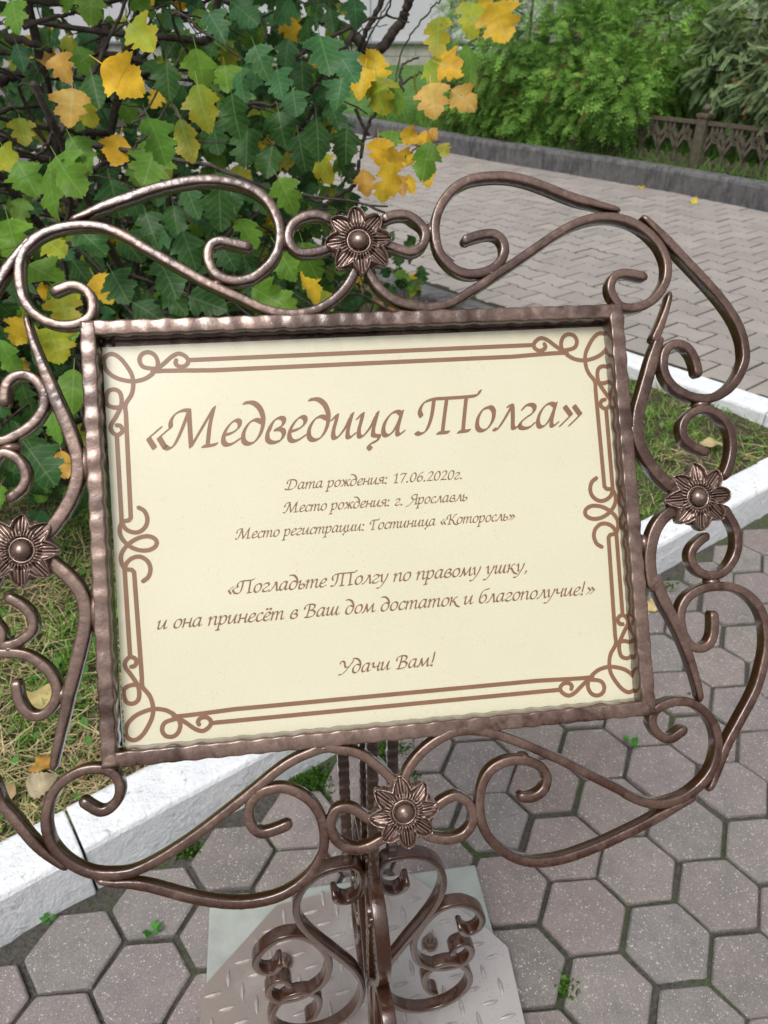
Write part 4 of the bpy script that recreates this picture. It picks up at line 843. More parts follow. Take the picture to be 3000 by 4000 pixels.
# ---------------------------------------------------------------- thuja hedge and silvery shrub
def frond_template(nb=4):
    """flat feathery spray: an axis with paired side shoots, each carrying short narrow scale-leaf strips"""
    v, f = [], []
    def strip(a, b, w, z0=0.0, z1=0.0):
        a, b = np.array(a, float), np.array(b, float); d = (b-a)/np.linalg.norm(b-a); n = np.array([-d[1], d[0]])*w
        m = a*0.45+b*0.55; zm = (z0+z1)/2; k = len(v)
        v.extend([(*a, z0), (*(m-n), zm), (*b, z1), (*(m+n), zm)])
        f.append([k, k+1, k+2, k+3])
    strip((0, 0), (0, 1.0), 0.02)
    for i in range(nb):
        y = 0.10 + 0.76*i/(nb-1); l = 0.46*(1-0.60*i/(nb-1))
        for s in (-1, 1):
            y0 = y + (0.08 if s > 0 else 0)
            z1 = -0.12*l*(1+i % 2)
            e = np.array((s*l*0.62, y0+l*0.78))
            strip((0, y0), e, 0.024, 0, z1)
            m = np.array((0, y0))*0.5+e*0.5
            strip(m, m+np.array((s*-0.01, 0.15)), 0.020, z1*0.5, z1*0.5+0.03)
            strip(m, m+np.array((s*0.15, 0.06)), 0.020, z1*0.5, z1*0.5-0.03)
    return np.array(v, float), np.array(f, int)
FT = frond_template()
def conifer(name, label, lobes, n, seed, tone0, tone1, smin, smax, group, dens_floor=0.2, trunk=True, template=FT, droop=0.25):
    r = np.random.default_rng(seed)
    base = np.array([lobes[0][0][0], lobes[0][0][1], 0.165])
    t = empty(name, tuple(base), label, 'shrub', group)
    mb = MB()
    for (c, rad, w) in lobes:
        c = np.array(c); b0 = base+np.array([r.uniform(-.1, .1), r.uniform(-.1, .1), 0])
        cc = catmull([b0, b0*0.5+c*0.5+r.normal(0, .05, 3), c, c+np.array([0, 0, rad[2]*0.7])], n=5)
        mb.tube(cc, np.linspace(0.03, 0.006, len(cc)), 6)
        for q in range(14):
            p = cc[r.integers(3, len(cc)-1)]; d = r.normal(0, 1, 3); d[2] *= 0.4; d /= np.linalg.norm(d)
            mb.tube(catmull([p, p+d*np.array(rad)*0.45, p+d*np.array(rad)*0.85], n=4), np.linspace(0.009, 0.002, 9), 4)
    mb.build('branches', M['bark'], t)
    pos, tip, nrm, size, tone = [], [], [], [], []
    wts = np.array([l[2] for l in lobes], float); wts /= wts.sum()
    clump = r.normal(0, 1, (90, 3)); clump /= np.linalg.norm(clump, axis=1, keepdims=True)
    cb = r.uniform(-1, 1, 90)
    while len(pos) < n:
        c, rad, _ = lobes[r.choice(len(lobes), p=wts)]
        d = r.normal(0, 1, 3); d /= np.linalg.norm(d)
        if d[1] > 0.55: continue                         # thinner at the back
        k = np.argmax(clump @ d); lump = 1+0.22*cb[k]*max(0, (clump[k] @ d-0.9)*10)
        rr = r.uniform(0.55, 1.0)**0.6*lump
        p = np.array(c)+np.array(rad)*d*rr
        if p[2] < dens_floor: continue
        out = d + r.normal(0, 0.45, 3) + np.array([0, -0.15, -droop])
        pos.append(p); tip.append(out); nrm.append(np.array([0, 0, 1.0])+d*0.8+r.normal(0, 0.45, 3)); size.append(r.uniform(smin, smax))
        w = r.uniform(0, 1)
        tn = np.array(tone0)*(1-w)+np.array(tone1)*w
        tn = tn*(1+0.30*cb[k])
        if r.random() < 0.025: tn = np.array((0.16, 0.07, 0.025))
        tone.append(tn)
    tipw = 0.72+0.55*np.clip(template[0][:, 1]*0.6+np.abs(template[0][:, 0])*0.9, 0, 1)        # young tips are paler
    tone = np.array(tone)[:, None, :]*tipw[None, :, None]
    V, F, C, _ = scatter(template[0], template[1], np.array(pos), np.array(tip), np.array(nrm), np.array(size), tone, bend=r.uniform(-0.5, 0.0, n))
    fast('foliage', V, F, M['spray'], t, col=C)
    return t
conifer('thuja_shrub', 'bright green bushy thuja hanging over the grey kerb, left half of the hedge',
        [((1.35, 8.35, 0.95), (0.62, 0.7, 0.72), 3), ((1.75, 7.95, 0.75), (0.55, 0.6, 0.55), 3), ((0.95, 8.9, 0.95), (0.4, 0.5, 0.62), 1.5), ((2.0, 7.75, 0.55), (0.45, 0.5, 0.38), 1.6), ((1.2, 8.5, 0.5), (0.5, 0.5, 0.38), 1.3), ((2.35, 7.6, 0.95), (0.5, 0.5, 0.45), 2), ((1.95, 7.2, 0.66), (0.34, 0.36, 0.30), 1.0), ((1.02, 8.8, 0.45), (0.42, 0.42, 0.32), 1.2), ((1.45, 8.05, 0.42), (0.4, 0.4, 0.3), 1.2)],
        16000, 41, (0.055, 0.145, 0.022), (0.255, 0.475, 0.085), 0.08, 0.145, 'thuja shrubs of the hedge')
conifer('thuja_shrub', 'yellower green thuja farther back, behind the right half of the hedge',
        [((2.6, 8.6, 0.95), (0.7, 0.6, 0.62), 3), ((3.4, 8.3, 1.0), (0.7, 0.6, 0.62), 2.4), ((2.1, 8.9, 1.0), (0.6, 0.5, 0.6), 2), ((2.9, 7.9, 0.75), (0.45, 0.5, 0.4), 1.5)],
        11000, 43, (0.080, 0.150, 0.022), (0.320, 0.480, 0.085), 0.08, 0.145, 'thuja shrubs of the hedge')
def willow_template():
    v, f = [], []
    k = 0
    v.extend([(-0.006, 0, 0), (0.006, 0, 0), (0.003, 1, -0.05), (-0.003, 1, -0.05)]); f.append([0, 1, 2, 3])
    for i in range(12):
        y = 0.08+0.076*i; l = 0.20*(1-0.03*i)
        for s in (-1, 1):
            a = np.array([0, y+(0.045 if s > 0 else 0)]); d = np.array([s*0.72, 0.69]); n = np.array([-d[1], d[0]])*0.030
            m = a+d*l*0.5; b = a+d*l; k = len(v)
            v.extend([(*a, 0), (*(m-n), 0.03), (*b, -0.01), (*(m+n), 0.03)]); f.append([k, k+1, k+2, k+3])
    return np.array(v, float), np.array(f, int)
conifer('silvery_shrub', 'loose grey green willow leaved shrub leaning over the fence at the right edge', 
        [((3.25, 6.75, 0.95), (0.55, 0.6, 0.6), 3), ((3.05, 6.35, 0.75), (0.42, 0.5, 0.45), 2.4), ((2.95, 6.9, 1.15), (0.45, 0.45, 0.40), 1.4), ((3.55, 6.3, 1.25), (0.5, 0.5, 0.5), 1.6), ((2.62, 7.0, 0.85), (0.22, 0.35, 0.3), 0.5)],
        7000, 47, (0.08, 0.15, 0.05), (0.28, 0.36, 0.18), 0.08, 0.15, None, template=willow_template(), droop=0.3)

# grass verge behind the far kerb, round the fence foot
def verge():
    r = np.random.default_rng(9)
    n = 9000
    s = r.uniform(-4.5, 2.6, n); d = r.uniform(-0.20, 0.9, n)**1.0
    P = FP0[None]+FD[None]*s[:, None]+FNv[None]*d[:, None]
    bt = np.array([(-0.5, 0, 0), (0.5, 0, 0), (0.3, 0.6, 0), (-0.3, 0.6, 0), (0.05, 1, -.03), (-0.05, 1, -.03)], float)
    bf = np.array([[0, 1, 2, 3], [3, 2, 4, 5]])
    az = r.uniform(0, 2*pi, n); el = r.uniform(0.5, 1.4, n)
    tip = np.stack([np.cos(az)*np.cos(el), np.sin(az)*np.cos(el), np.sin(el)], 1)
    w = r.uniform(0, 1, n)[:, None]
    L = r.uniform(0.06, 0.21, n)
    V, F, C, U = scatter(bt, bf, P, tip, r.normal(0, 1, (n, 3)), L, np.array([0.05, 0.12, 0.02])*(1-w)+np.array([0.16, 0.30, 0.05])*w, bend=r.uniform(-.6, 0, n), wid=0.005/L, tuv=np.zeros((6, 2)))
    tag(fast('verge_grass', V, F, M['blade'], col=C, uv=U), 'grass growing round the foot of the cast iron fence', 'grass', kind='stuff')
verge()

# ---------------------------------------------------------------- lawn: blades, straw, weeds (uncountable)
def lawn():
    r = np.random.default_rng(77)
    bt = np.array([(-0.5, 0, 0), (0.5, 0, 0), (-0.42, 0.45, 0.02), (0.42, 0.45, 0.02), (-0.2, 0.8, 0), (0.2, 0.8, 0), (0, 1, -0.03)], float)
    bf = np.array([[0, 1, 3, 2], [2, 3, 5, 4], [4, 5, 6, 6]])
    def pts(n, x0, x1, y0, y1):
        p = np.stack([r.uniform(x0, x1, n), r.uniform(y0, y1, n)], 1)
        k = ((p-A0) @ N1 > 0.098) & ((p-B0) @ N2 > 0.10)
        return p[k]
    P = np.vstack([pts(42000, -1.3, 0.1, 0.5, 2.2), pts(26000, 0.5, 2.2, 1.5, 3.8), pts(22000, -1.6, 1.3, 1.0, 4.6)])
    tc = P[r.choice(len(P), 1500)]
    sel = r.random(len(P)) < 0.5
    near = tc[r.integers(0, len(tc), sel.sum())]+r.normal(0, 0.012, (sel.sum(), 2))
    P[sel] = near
    P = P[((P-A0) @ N1 > 0.096) & ((P-B0) @ N2 > 0.09)]
    sel = r.random(len(P)) < 0.5
    n = len(P)
    # patches of green and of dry straw
    f = np.zeros(n)
    for q in range(10):
        a, ph, w = r.uniform(0, 6.28), r.uniform(0, 6.28), r.uniform(4, 26)
        f += np.sin(w*(P[:, 0]*cos(a)+P[:, 1]*sin(a))+ph)
    f = f/10**.5 + r.normal(0, 0.8, n)
    right = P[:, 0] > 0.45
    dry = f > np.where(right, 1.1, 0.42)
    az = r.uniform(0, 2*pi, n)
    el = np.where(dry, r.uniform(-0.05, 0.30, n), r.uniform(0.25, 1.25, n))
    tip = np.stack([np.cos(az)*np.cos(el), np.sin(az)*np.cos(el), np.sin(el)], 1)
    nrm = np.stack([-np.cos(az)*np.sin(el), -np.sin(az)*np.sin(el), np.cos(el)], 1) + r.normal(0, .25, (n, 3))
    L = np.where(dry, r.uniform(0.03, 0.095, n), r.uniform(0.02, 0.06, n))
    wd = np.where(dry, r.uniform(0.0012, 0.0026, n), r.uniform(0.0016, 0.0038, n))/L
    z = LAWN_Z - 0.012 + np.where(dry, r.uniform(0.004, 0.022, n), 0.0)
    g0, g1 = np.array([0.07, 0.16, 0.022]), np.array([0.21, 0.36, 0.07])
    s0, s1 = np.array([0.26, 0.20, 0.09]), np.array([0.62, 0.52, 0.30])
    w = r.uniform(0, 1, n)[:, None]
    tone = np.where(dry[:, None], s0*(1-w)+s1*w, g0*(1-w)+g1*w)
    V, F, C, U = scatter(bt, bf, np.column_stack([P, z]), tip, nrm, L, tone, bend=r.uniform(-0.5, 0.1, n), wid=wd, tuv=np.zeros((7, 2)))
    # small broad weed leaves
    p2 = np.vstack([pts(1500, -1.2, -0.1, 0.5, 1.9), pts(700, 0.5, 2.1, 1.5, 3.6), pts(350, -0.4, 0.9, 2.6, 4.1)])
    m = len(p2)
    keep = r.random(m) < 0.5
    p2 = p2[keep]; m = len(p2)
    lt = np.array([(0, 0, 0), (0.28, 0.3, 0.05), (0.26, 0.7, 0.06), (0, 1, 0), (-0.26, 0.7, 0.06), (-0.28, 0.3, 0.05), (0, .5, 0)], float)
    lf = np.array([[0, 1, 2, 6], [6, 2, 3, 4], [0, 6, 4, 5]])
    az = r.uniform(0, 2*pi, m); el = r.uniform(0.05, 0.7, m)
    tip = np.stack([np.cos(az)*np.cos(el), np.sin(az)*np.cos(el), np.sin(el)], 1)
    nr = np.stack([-np.cos(az)*np.sin(el), -np.sin(az)*np.sin(el), np.cos(el)], 1)
    w = r.uniform(0, 1, m)[:, None]
    V2, F2, C2, _ = scatter(lt, lf, np.column_stack([p2, np.full(m, LAWN_Z+0.004)]), tip, nr, r.uniform(0.012, 0.030, m), np.array([0.05, 0.15, 0.03])*(1-w)+np.array([0.12, 0.26, 0.05])*w)
    o = fast('lawn_grass', np.vstack([V, V2]), np.vstack([F, F2+len(V)]), M['blade'], col=np.vstack([C, C2]), uv=np.zeros((len(V)+len(V2), 2)))
    tag(o, 'patchy lawn of green blades and dry straw inside the kerbs', 'grass', kind='stuff')
    # moss in the paving joints
    mp = []
    for (cx, cy, rad, n) in [(-0.143, 0.928, 0.034, 1800), (0.03, 0.999, 0.030, 1300), (0.263, 0.565, 0.02, 120), (-0.337, 0.787, 0.02, 160), (0.70, 1.50, 0.03, 500), (0.05, 0.93, 0.02, 120)]:
        q = r.normal(0, rad*0.5, (n, 2))*np.array([1.2, 0.8])
        mp.append(q+np.array([cx, cy]))
    mp = np.vstack(mp)
    mp = mp[(mp-A0) @ N1 < -0.005]
    m = len(mp); az = r.uniform(0, 2*pi, m); el = r.uniform(0.5, 1.4, m)
    tip = np.stack([np.cos(az)*np.cos(el), np.sin(az)*np.cos(el), np.sin(el)], 1)
    w = r.uniform(0, 1, m)[:, None]
    V3, F3, C3, _ = scatter(lt, lf, np.column_stack([mp, np.full(m, -0.006)]), tip, r.normal(0, 1, (m, 3)), r.uniform(0.006, 0.013, m), np.array([0.03, 0.075, 0.012])*(1-w)+np.array([0.09, 0.19, 0.03])*w)
    o = fast('joint_moss', V3, F3, M['blade'], col=C3, uv=np.zeros((len(V3), 2)))
    tag(o, 'cushions of green moss in the joints behind the post', 'moss', kind='stuff')
lawn()

# single weeds in the joints
def weed(x, y, s, label, n=7, seed=1):
    r = np.random.default_rng(seed)
    lt, lf, lu = LT[1]
    az = np.linspace(0, 2*pi, n, endpoint=False)+r.normal(0, .3, n); el = r.uniform(0.2, 0.8, n)
    tip = np.stack([np.cos(az)*np.cos(el), np.sin(az)*np.cos(el), np.sin(el)], 1)
    nr = np.stack([-np.cos(az)*np.sin(el), -np.sin(az)*np.sin(el), np.cos(el)], 1)
    lt = lt*np.array([0.8, 1, 1])
    V, F, C, U = scatter(lt, lf, np.array([[x, y, 0.004]]*n)+0.25*s*tip, tip, nr, s*r.uniform(0.6, 1, n), np.array([[0.06, 0.22, 0.035]]*n)*r.uniform(.8, 1.3, (n, 1)), tuv=lu)
    tag(fast('weed', V, F, M['leaf'], loc=(x, y, 0), col=C, uv=U), label, 'weed', 'weeds in the paving joints')
weed(-0.361, 0.647, 0.016, 'small green weed in a joint between hexagons, lower left', 8, 2)
weed(-0.528, 0.663, 0.013, 'tiny weed at the foot of the white kerb, lower left edge', 6, 3)
weed(0.481, 1.011, 0.018, 'flat weed in a joint under the lower right scroll', 6, 5)

# ---------------------------------------------------------------- fallen leaves
ov = [(0.02, 0.0), (0.14, 0.01), (0.25, 0.04), (0.33, 0.09), (0.38, 0.15), (0.41, 0.22), (0.42, 0.30), (0.40, 0.37), (0.38, 0.44), (0.34, 0.51), (0.31, 0.58), (0.26, 0.65), (0.22, 0.72), (0.17, 0.79), (0.12, 0.86), (0.07, 0.93), (0.02, 0.99)]
OT = leaf_template([(x*(1+0.07*(-1)**i), y) for i, (x, y) in enumerate(ov)], 0.10)
def fallen(x, y, z, s, az, tone, label, lobed=False, lift=0.12, seed=0):
    r = np.random.default_rng(seed)
    T = LT[1] if lobed else OT
    tip = np.array([[cos(az), sin(az), lift]]); nr = np.array([[r.normal(0, .2), r.normal(0, .2)-0.15, 1.0]])
    tn = np.array(tone)*(1+r.normal(0, 0.07, (len(T[0]), 1)))
    V, F, C, U = scatter(T[0], T[1], np.array([[x, y, z]])-0.5*s*tip, tip, nr, s, tn[None], bend=np.array([r.uniform(-.45, .35)]), tuv=T[2], wave=np.array([[r.uniform(1.0, 1.8), r.random()]]))
    tag(fast('fallen_leaf', V, F, M['leaf'], loc=(x, y, z), col=C, uv=U), label, 'leaf', 'fallen leaves on the ground')
fallen(-0.691, 1.097, 0.05, 0.075, 1.2, (0.62, 0.50, 0.22), 'pale yellow round fallen leaf on the grass, inside the left curl of the sign', seed=1)
fallen(-0.631, 0.936, 0.05, 0.050, 1.9, (0.50, 0.27, 0.06), 'orange brown fallen leaf on the grass at the tip of the left lower spear', seed=2)
fallen(-0.608, 0.886, 0.05, 0.055, 0.5, (0.50, 0.41, 0.27), 'pale beige fallen leaf just below the orange brown one', seed=3)
fallen(-0.672, 0.872, 0.045, 0.05, 2.3, (0.42, 0.30, 0.17), 'tan fallen leaf at the left edge, right behind the white kerb', seed=4)
fallen(-0.545, 0.925, 0.04, 0.04, 0.2, (0.34, 0.18, 0.10), 'red brown fallen leaf partly hidden behind the lower left frame corner', seed=5)
fallen(1.059, 2.19, 0.05, 0.085, 0.6, (0.66, 0.52, 0.27), 'large pale yellow fallen leaf on the right lawn behind the curled scroll', seed=6)
fallen(2.044, 6.50, 0.05, 0.07, 0.3, (0.72, 0.46, 0.03), 'yellow leaf on the pavers close to the grey kerb joint', seed=7)
fallen(2.249, 5.93, 0.05, 0.07, 2.8, (0.62, 0.52, 0.03), 'yellow leaf on the pavers nearer the right edge', seed=8)
fallen(0.641, 1.43, 0.012, 0.055, 1.2, (0.66, 0.52, 0.27), 'pale leaf on the hexagons beside the right frame bar', seed=9)
for i, (x, y, s, a, c, lb) in enumerate([(-0.09, 3.70, .075, 0.4, (0.28, 0.12, 0.06), 'dark brown lobed leaf on the far lawn, below the top flower'),
        (-0.017, 3.60, .08, 2.1, (0.36, 0.19, 0.10), 'lighter brown lobed leaf in the middle of the brown leaves on the far lawn'),
        (0.05, 3.53, .085, 1.1, (0.40, 0.16, 0.06), 'rusty orange leaf nearest the sign frame among the brown leaves'),
        (-0.16, 3.78, .07, 2.7, (0.24, 0.12, 0.08), 'small brown leaf farthest left among the brown leaves on the far lawn')]):
    fallen(x, y, 0.05, s, a, c, lb, True, 0.3, 20+i)

# ---------------------------------------------------------------- the ornamental sign stand
S_O = np.array([-0.00501005, 0.49645657, 0.86282235]); S_X = np.array([0.99156879, 0.12949898, -0.0046214])
S_Y = np.array([-0.07053384, 0.56930579, 0.81909456]); S_N = np.array([0.1087029, -0.81186263, 0.57363991])
def SW(x, y, z):   # sign coordinates in mm -> world
    return S_O + (S_X*x + S_Y*y + S_N*z)*0.001
PG = np.array([-0.0156, 0.49, 0.0])
stand = empty('ornamental_sign_stand', tuple(PG), 'wrought iron sign stand with flowers and scrolls holding a cream plaque', 'sign')
FZ = 16.0

def ring_profile(w, zb, zf, r, crown=0.6):
    """rounded rectangle in (n, z): 16 points"""
    h = w/2; p = []
    for (sx, sz, a0) in ((1, 1, 0), (-1, 1, 90), (-1, -1, 180), (1, -1, 270)):
        cx, cz = sx*(h-r), (zf-r if sz > 0 else zb+r)
        for a in (0, 30, 60, 90):
            p.append((cx+r*cos(radians(a0+a)), cz+r*sin(radians(a0+a))))
    return p
def sweep_flat(path, wfun, to_world, zb, zf, step=1.8, r=1.7, rough=0.12, seed=0, cap=True, flare=0.0):
    """bar following a plane curve (mm); wfun(t) gives its width"""
    rr = np.random.default_rng(seed)
    c = catmull(path, step=step)
    n = len(c); t = np.gradient(c, axis=0); t /= np.linalg.norm(t, axis=1, keepdims=True)
    nn = np.stack([-t[:, 1], t[:, 0]], 1)
    v, f = [], []
    for i in range(n):
        s = i/(n-1); w = wfun(s)
        endr = min(1.0, 0.55+0.45*min(i, n-1-i)/1.5)
        zz = (zf-zb)*(1-endr)*0.35
        fl = flare*(zf-zb)/2*max(0.0, 1-min(i, n-1-i)*step/42.0)**1.5
        prof = ring_profile(w*endr, zb+zz-fl, zf-zz+fl, min(r, w*endr*0.45))
        k = len(prof)
        dw = rr.normal(0, rough, k)
        for q, (a, z) in enumerate(prof):
            a2 = a*(1+dw[q]*0.05); z2 = z+dw[q]*0.6
            v.append(to_world(c[i, 0]+nn[i, 0]*a2, c[i, 1]+nn[i, 1]*a2, z2))
    f = [[i*k+q, (i+1)*k+q, (i+1)*k+(q+1) % k, i*k+(q+1) % k] for i in range(n-1) for q in range(k)]
    if cap: f += [list(range(k)), [(n-1)*k+q for q in range(k)][::-1]]
    return v, f
def fix_normals(o):
    bm = bmesh.new(); bm.from_mesh(o.data); bmesh.ops.recalc_face_normals(bm, faces=bm.faces); bm.to_mesh(o.data); bm.free()
    return o

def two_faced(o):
    """outward face keeps the pale patches; flanks and back get shade painted in"""
    o.data.materials.append(M['iron_side_shade'])
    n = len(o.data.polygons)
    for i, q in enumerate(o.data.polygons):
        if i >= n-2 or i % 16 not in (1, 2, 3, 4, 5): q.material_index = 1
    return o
def wf(kind):
    if kind == 'tip0': return lambda s: 4.2+3.2*min(1, s/0.10)
    if kind == 'tip1': return lambda s: 4.2+3.2*min(1, (1-s)/0.10)
    if kind == 'spear': return lambda s: 4.0+5.8*min(1, s/0.38)
    if kind == 'spear1': return lambda s: 5.0+4.8*min(1, (1-s)/0.45)
    return lambda s: 7.2
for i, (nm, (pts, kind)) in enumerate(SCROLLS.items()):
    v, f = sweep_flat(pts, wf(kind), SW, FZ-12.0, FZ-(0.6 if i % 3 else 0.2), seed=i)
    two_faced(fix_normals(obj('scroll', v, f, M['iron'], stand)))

# hammered square frame bars
FC = [(-206.0, 161.9), (201.5, 159.2), (202.1, -156.2), (-208.7, -155.3)]
def hammered(a, b, w, d, to_world, zf, name, mat, ext=0.0, seed=0, period=15.0, amp=0.62):
    r = np.random.default_rng(seed)
    a, b = np.array(a, float), np.array(b, float)
    L = np.linalg.norm(b-a); t = (b-a)/L; nn = np.array([-t[1], t[0]])
    a = a-t*ext; L += 2*ext
    n = int(L/2.2); v = []; kk = 16
    ph = r.uniform(0, 6, 4)
    for i in range(n+1):
        s = L*i/n
        wob = [0.7*sin(2*pi*s/period+1.1*sin(s/31+p)+p)+0.45*sin(2*pi*s/(period*1.71)+2.3*p) for p in ph]
        prof = ring_profile(w, zf-d, zf, 1.5)
        for q, (x, z) in enumerate(prof):
            side = q//4
            e = wob[0] if x > 0 else wob[1]
            x2 = x + (amp*0.75*e*np.sign(x)) + r.normal(0, .06)
            z2 = z + ((amp*0.55*wob[2]) if z > zf-d/2 else amp*0.5*wob[3]) + r.normal(0, .05)
            p = a+t*s+nn*x2
            v.append(to_world(p[0], p[1], z2))
    f = [[i*kk+q, (i+1)*kk+q, (i+1)*kk+(q+1) % kk, i*kk+(q+1) % kk] for i in range(n) for q in range(kk)]
    f += [list(range(kk)), [n*kk+q for q in range(kk)][::-1]]
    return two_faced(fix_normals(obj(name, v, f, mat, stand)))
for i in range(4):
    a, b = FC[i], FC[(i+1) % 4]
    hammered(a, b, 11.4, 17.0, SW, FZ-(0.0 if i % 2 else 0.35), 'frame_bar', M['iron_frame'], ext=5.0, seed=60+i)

# weld blobs where the scrolls meet the frame and each other
def blob(x, y, rx, ry, ang=0, zc=FZ-7.2, rz=6.7):
    n, m = 14, 9; v = []
    for i in range(m):
        th = pi*(i+0.5)/m
        for k in range(n):
            ph = 2*pi*k/n; j = 1+rng.normal(0, 0.04)
            lx, ly = rx*sin(th)*cos(ph)*j, ry*sin(th)*sin(ph)*j
            v.append(SW(x+lx*cos(ang)-ly*sin(ang), y+lx*sin(ang)+ly*cos(ang), zc+rz*cos(th)))
    f = [[i*n+k, (i+1)*n+k, (i+1)*n+(k+1) % n, i*n+(k+1) % n] for i in range(m-1) for k in range(n)]
    fix_normals(obj('weld', v, f+[list(range(n)), [(m-1)*n+k for k in range(n)][::-1]], M['iron'], stand))
for (x, y, rx, ry, an) in WELDS: blob(x, y, rx, ry, an)

# cast flowers
def rosette(cx, cy, rot):
    NR, NTH, npet = 46, 256, 8
    Rmax = 28.0
    th = np.linspace(0, 2*pi, NTH, endpoint=False)
    ph = (th-rot+pi/npet) % (2*pi/npet) - pi/npet           # angle from the nearest petal axis
    idx = np.round((th-rot)/(2*pi/npet)).astype(int) % npet
    rv = np.random.default_rng(int(abs(cx*7+cy*3)))
    plen = 27.0 + rv.normal(0, 0.9, npet)[idx]
    th = th + 0.0
    hw = lambda r, L: 7.9*np.clip(np.sin(np.clip((r-2)/(L-2), 0, 1)*pi), 0, 1)**0.55*np.where(r < 14, 1.0, 1.0)
    rs = np.linspace(4, Rmax, 240)
    edge = np.zeros(NTH)
    for i in range(NTH):
        ok = np.abs(rs*np.sin(ph[i])) <= hw(rs, plen[i])
        edge[i] = rs[ok].max() if ok.any() else 4
    bud = 23.0 - 34*(np.abs(np.abs(ph)-pi/npet))**1.6          # small rounded tips between the petals
    bud = np.where(np.abs(np.abs(ph)-pi/npet) < 0.16, bud, 17)
    R = np.maximum(edge, np.maximum(bud, 17.0))
    Z0 = FZ-3.0
    v = []; rows = []
    u = np.r_[0, np.linspace(0.03, 1, NR-1)**0.85]
    for uu in u:
        r = R*uu
        d = np.abs(r*np.sin(ph)); w = hw(r, plen); inp = (d < w+0.2)
        h = 5.2 + np.where(inp, 0, -2.4)
        h = h + np.where(inp, 4.0*np.exp(-((w-d-0.5)/1.0)**2) - 2.2*np.exp(-(d/3.0)**2)*np.clip((r-11)/3, 0, 1) + 1.0*np.cos(d*2*pi/2.1)*np.exp(-(d/2.6)**2), 0)
        bd = np.hypot((np.abs(ph)-pi/npet)*r, r-19.6)
        h = h + np.where(~inp, 4.6*np.exp(-(bd/1.8)**2), 0)
        h = h - 2.2*np.clip((r-15)/13, 0, 1)**1.5
        h = h + 1.1*np.cos(th*32)*np.exp(-((r-12.0)/2.2)**2)
        core = np.sqrt(np.clip(1-(r/7.2)**2, 0, 1))*6.2+3.4
        h = np.where(r < 7.2, core, h)
        h = np.where((r >= 7.2) & (r < 10.2), 3.3 + 0.6*np.cos((r-8.7)*2.2), h)
        rows.append((r, h))
    for (r, h) in rows:
        for i in range(NTH): v.append(SW(cx+r[i]*cos(th[i]), cy+r[i]*sin(th[i]), Z0+max(0.8, h[i])))
    for z in (0.4, -4.5):
        for i in range(NTH): v.append(SW(cx+(R[i]+(0.3 if z > 0 else -0.2))*cos(th[i]), cy+(R[i]+(0.3 if z > 0 else -0.2))*sin(th[i]), Z0+z))
    n = NTH
    f = [[i*n+k, (i+1)*n+k, (i+1)*n+(k+1) % n, i*n+(k+1) % n] for i in range(NR+1) for k in range(n)]
    f += [[(NR+1)*n+k for k in range(n)][::-1]]
    fix_normals(obj('flower', v, f, M['flower'], stand))
for (cx, cy, rt) in [(-0.5, 220.8, 1.62), (256.4, 6.3, 1.60), (3.4, -214.9, 1.64), (-260.6, 1.4, 1.50)]: rosette(cx, cy, rt)

# plaque with its printed border and lettering
pl_ = MB()
hx, hy = 200.0, 151.0
r_ = 1.0
o = obj('plaque', [SW(x, y, z) for z in (0, -3) for x, y in ((-hx, -hy), (hx, -hy), (hx, hy), (-hx, hy))],
        [[0, 1, 2, 3], [7, 6, 5, 4], [0, 4, 5, 1], [1, 5, 6, 2], [2, 6, 7, 3], [3, 7, 4, 0]], M['plaque'], stand, smooth=False)
o.data.materials.append(M['plaque_edge'])
for q in o.data.polygons[2:]: q.material_index = 1
plaque = o
# flat backing strips and a fixing screw showing above the plaque
bs = MB()
def strip_box(mb, x0, x1, y0, y1, z0, z1):
    c = SW((x0+x1)/2, (y0+y1)/2, (z0+z1)/2)
    mb.box(c, S_X*(x1-x0)/2000, S_Y*(y1-y0)/2000, S_N*(z1-z0)/2000)
strip_box(bs, -203, 206, 146.5, 157.0, -7.5, -3.2)
strip_box(bs, -196, 196, -153, -143, -7.5, -3.2)
strip_box(bs, 118, 206, 157.05, 166, -7.4, -3.3)
strip_box(bs, -207, -203.05, -150, 157, -7.4, -3.3)
strip_box(bs, 203, 206, -150, 146.4, -7.4, -3.3)
bs.build('backing_strip', M['iron'], stand, smooth=False)
sc_ = MB()
sc_.tube([SW(-196.5, 152.6, -3.2), SW(-196.5, 152.6, -1.4), SW(-196.5, 152.6, -0.6)], [0.0058, 0.0056, 0.0035], 20)
fix_normals(sc_.build('screw', M['iron_base'], stand))

def union_mesh(polys):
    """flat union of many small polygons -> verts, tris"""
    vs, fs = [], []
    for p in polys:
        b = len(vs); vs += [Vector((float(x), float(y))) for x, y in p]; fs.append(list(range(b, b+len(p))))
    ov, oe, of, _, _, src = delaunay_2d_cdt(vs, [], fs, 0, 1e-5)
    return [(p.x, p.y) for p in ov], [list(t) for t, q in zip(of, src) if len(q)]
def hull(pts):
    pts = sorted(set((round(float(x), 6), round(float(y), 6)) for x, y in pts))
    def half(ps):
        h = []
        for p in ps:
            while len(h) > 1 and (h[-1][0]-h[-2][0])*(p[1]-h[-2][1])-(h[-1][1]-h[-2][1])*(p[0]-h[-2][0]) <= 0: h.pop()
            h.append(p)
        return h
    l, u = half(pts), half(pts[::-1])
    return l[:-1]+u[:-1]
def pen(path, nib, n=6, smooth=True):
    c = catmull(path, n=n) if smooth and len(path) > 2 else np.array(path, float)
    return [hull(np.vstack([c[i]+nib, c[i+1]+nib])) for i in range(len(c)-1)]
def ell(a, b, ang, n=10):
    t = np.linspace(0, 2*pi, n, endpoint=False)
    p = np.stack([a*np.cos(t), b*np.sin(t)], 1); c, s = cos(ang), sin(ang)
    return p @ np.array([[c, s], [-s, c]])

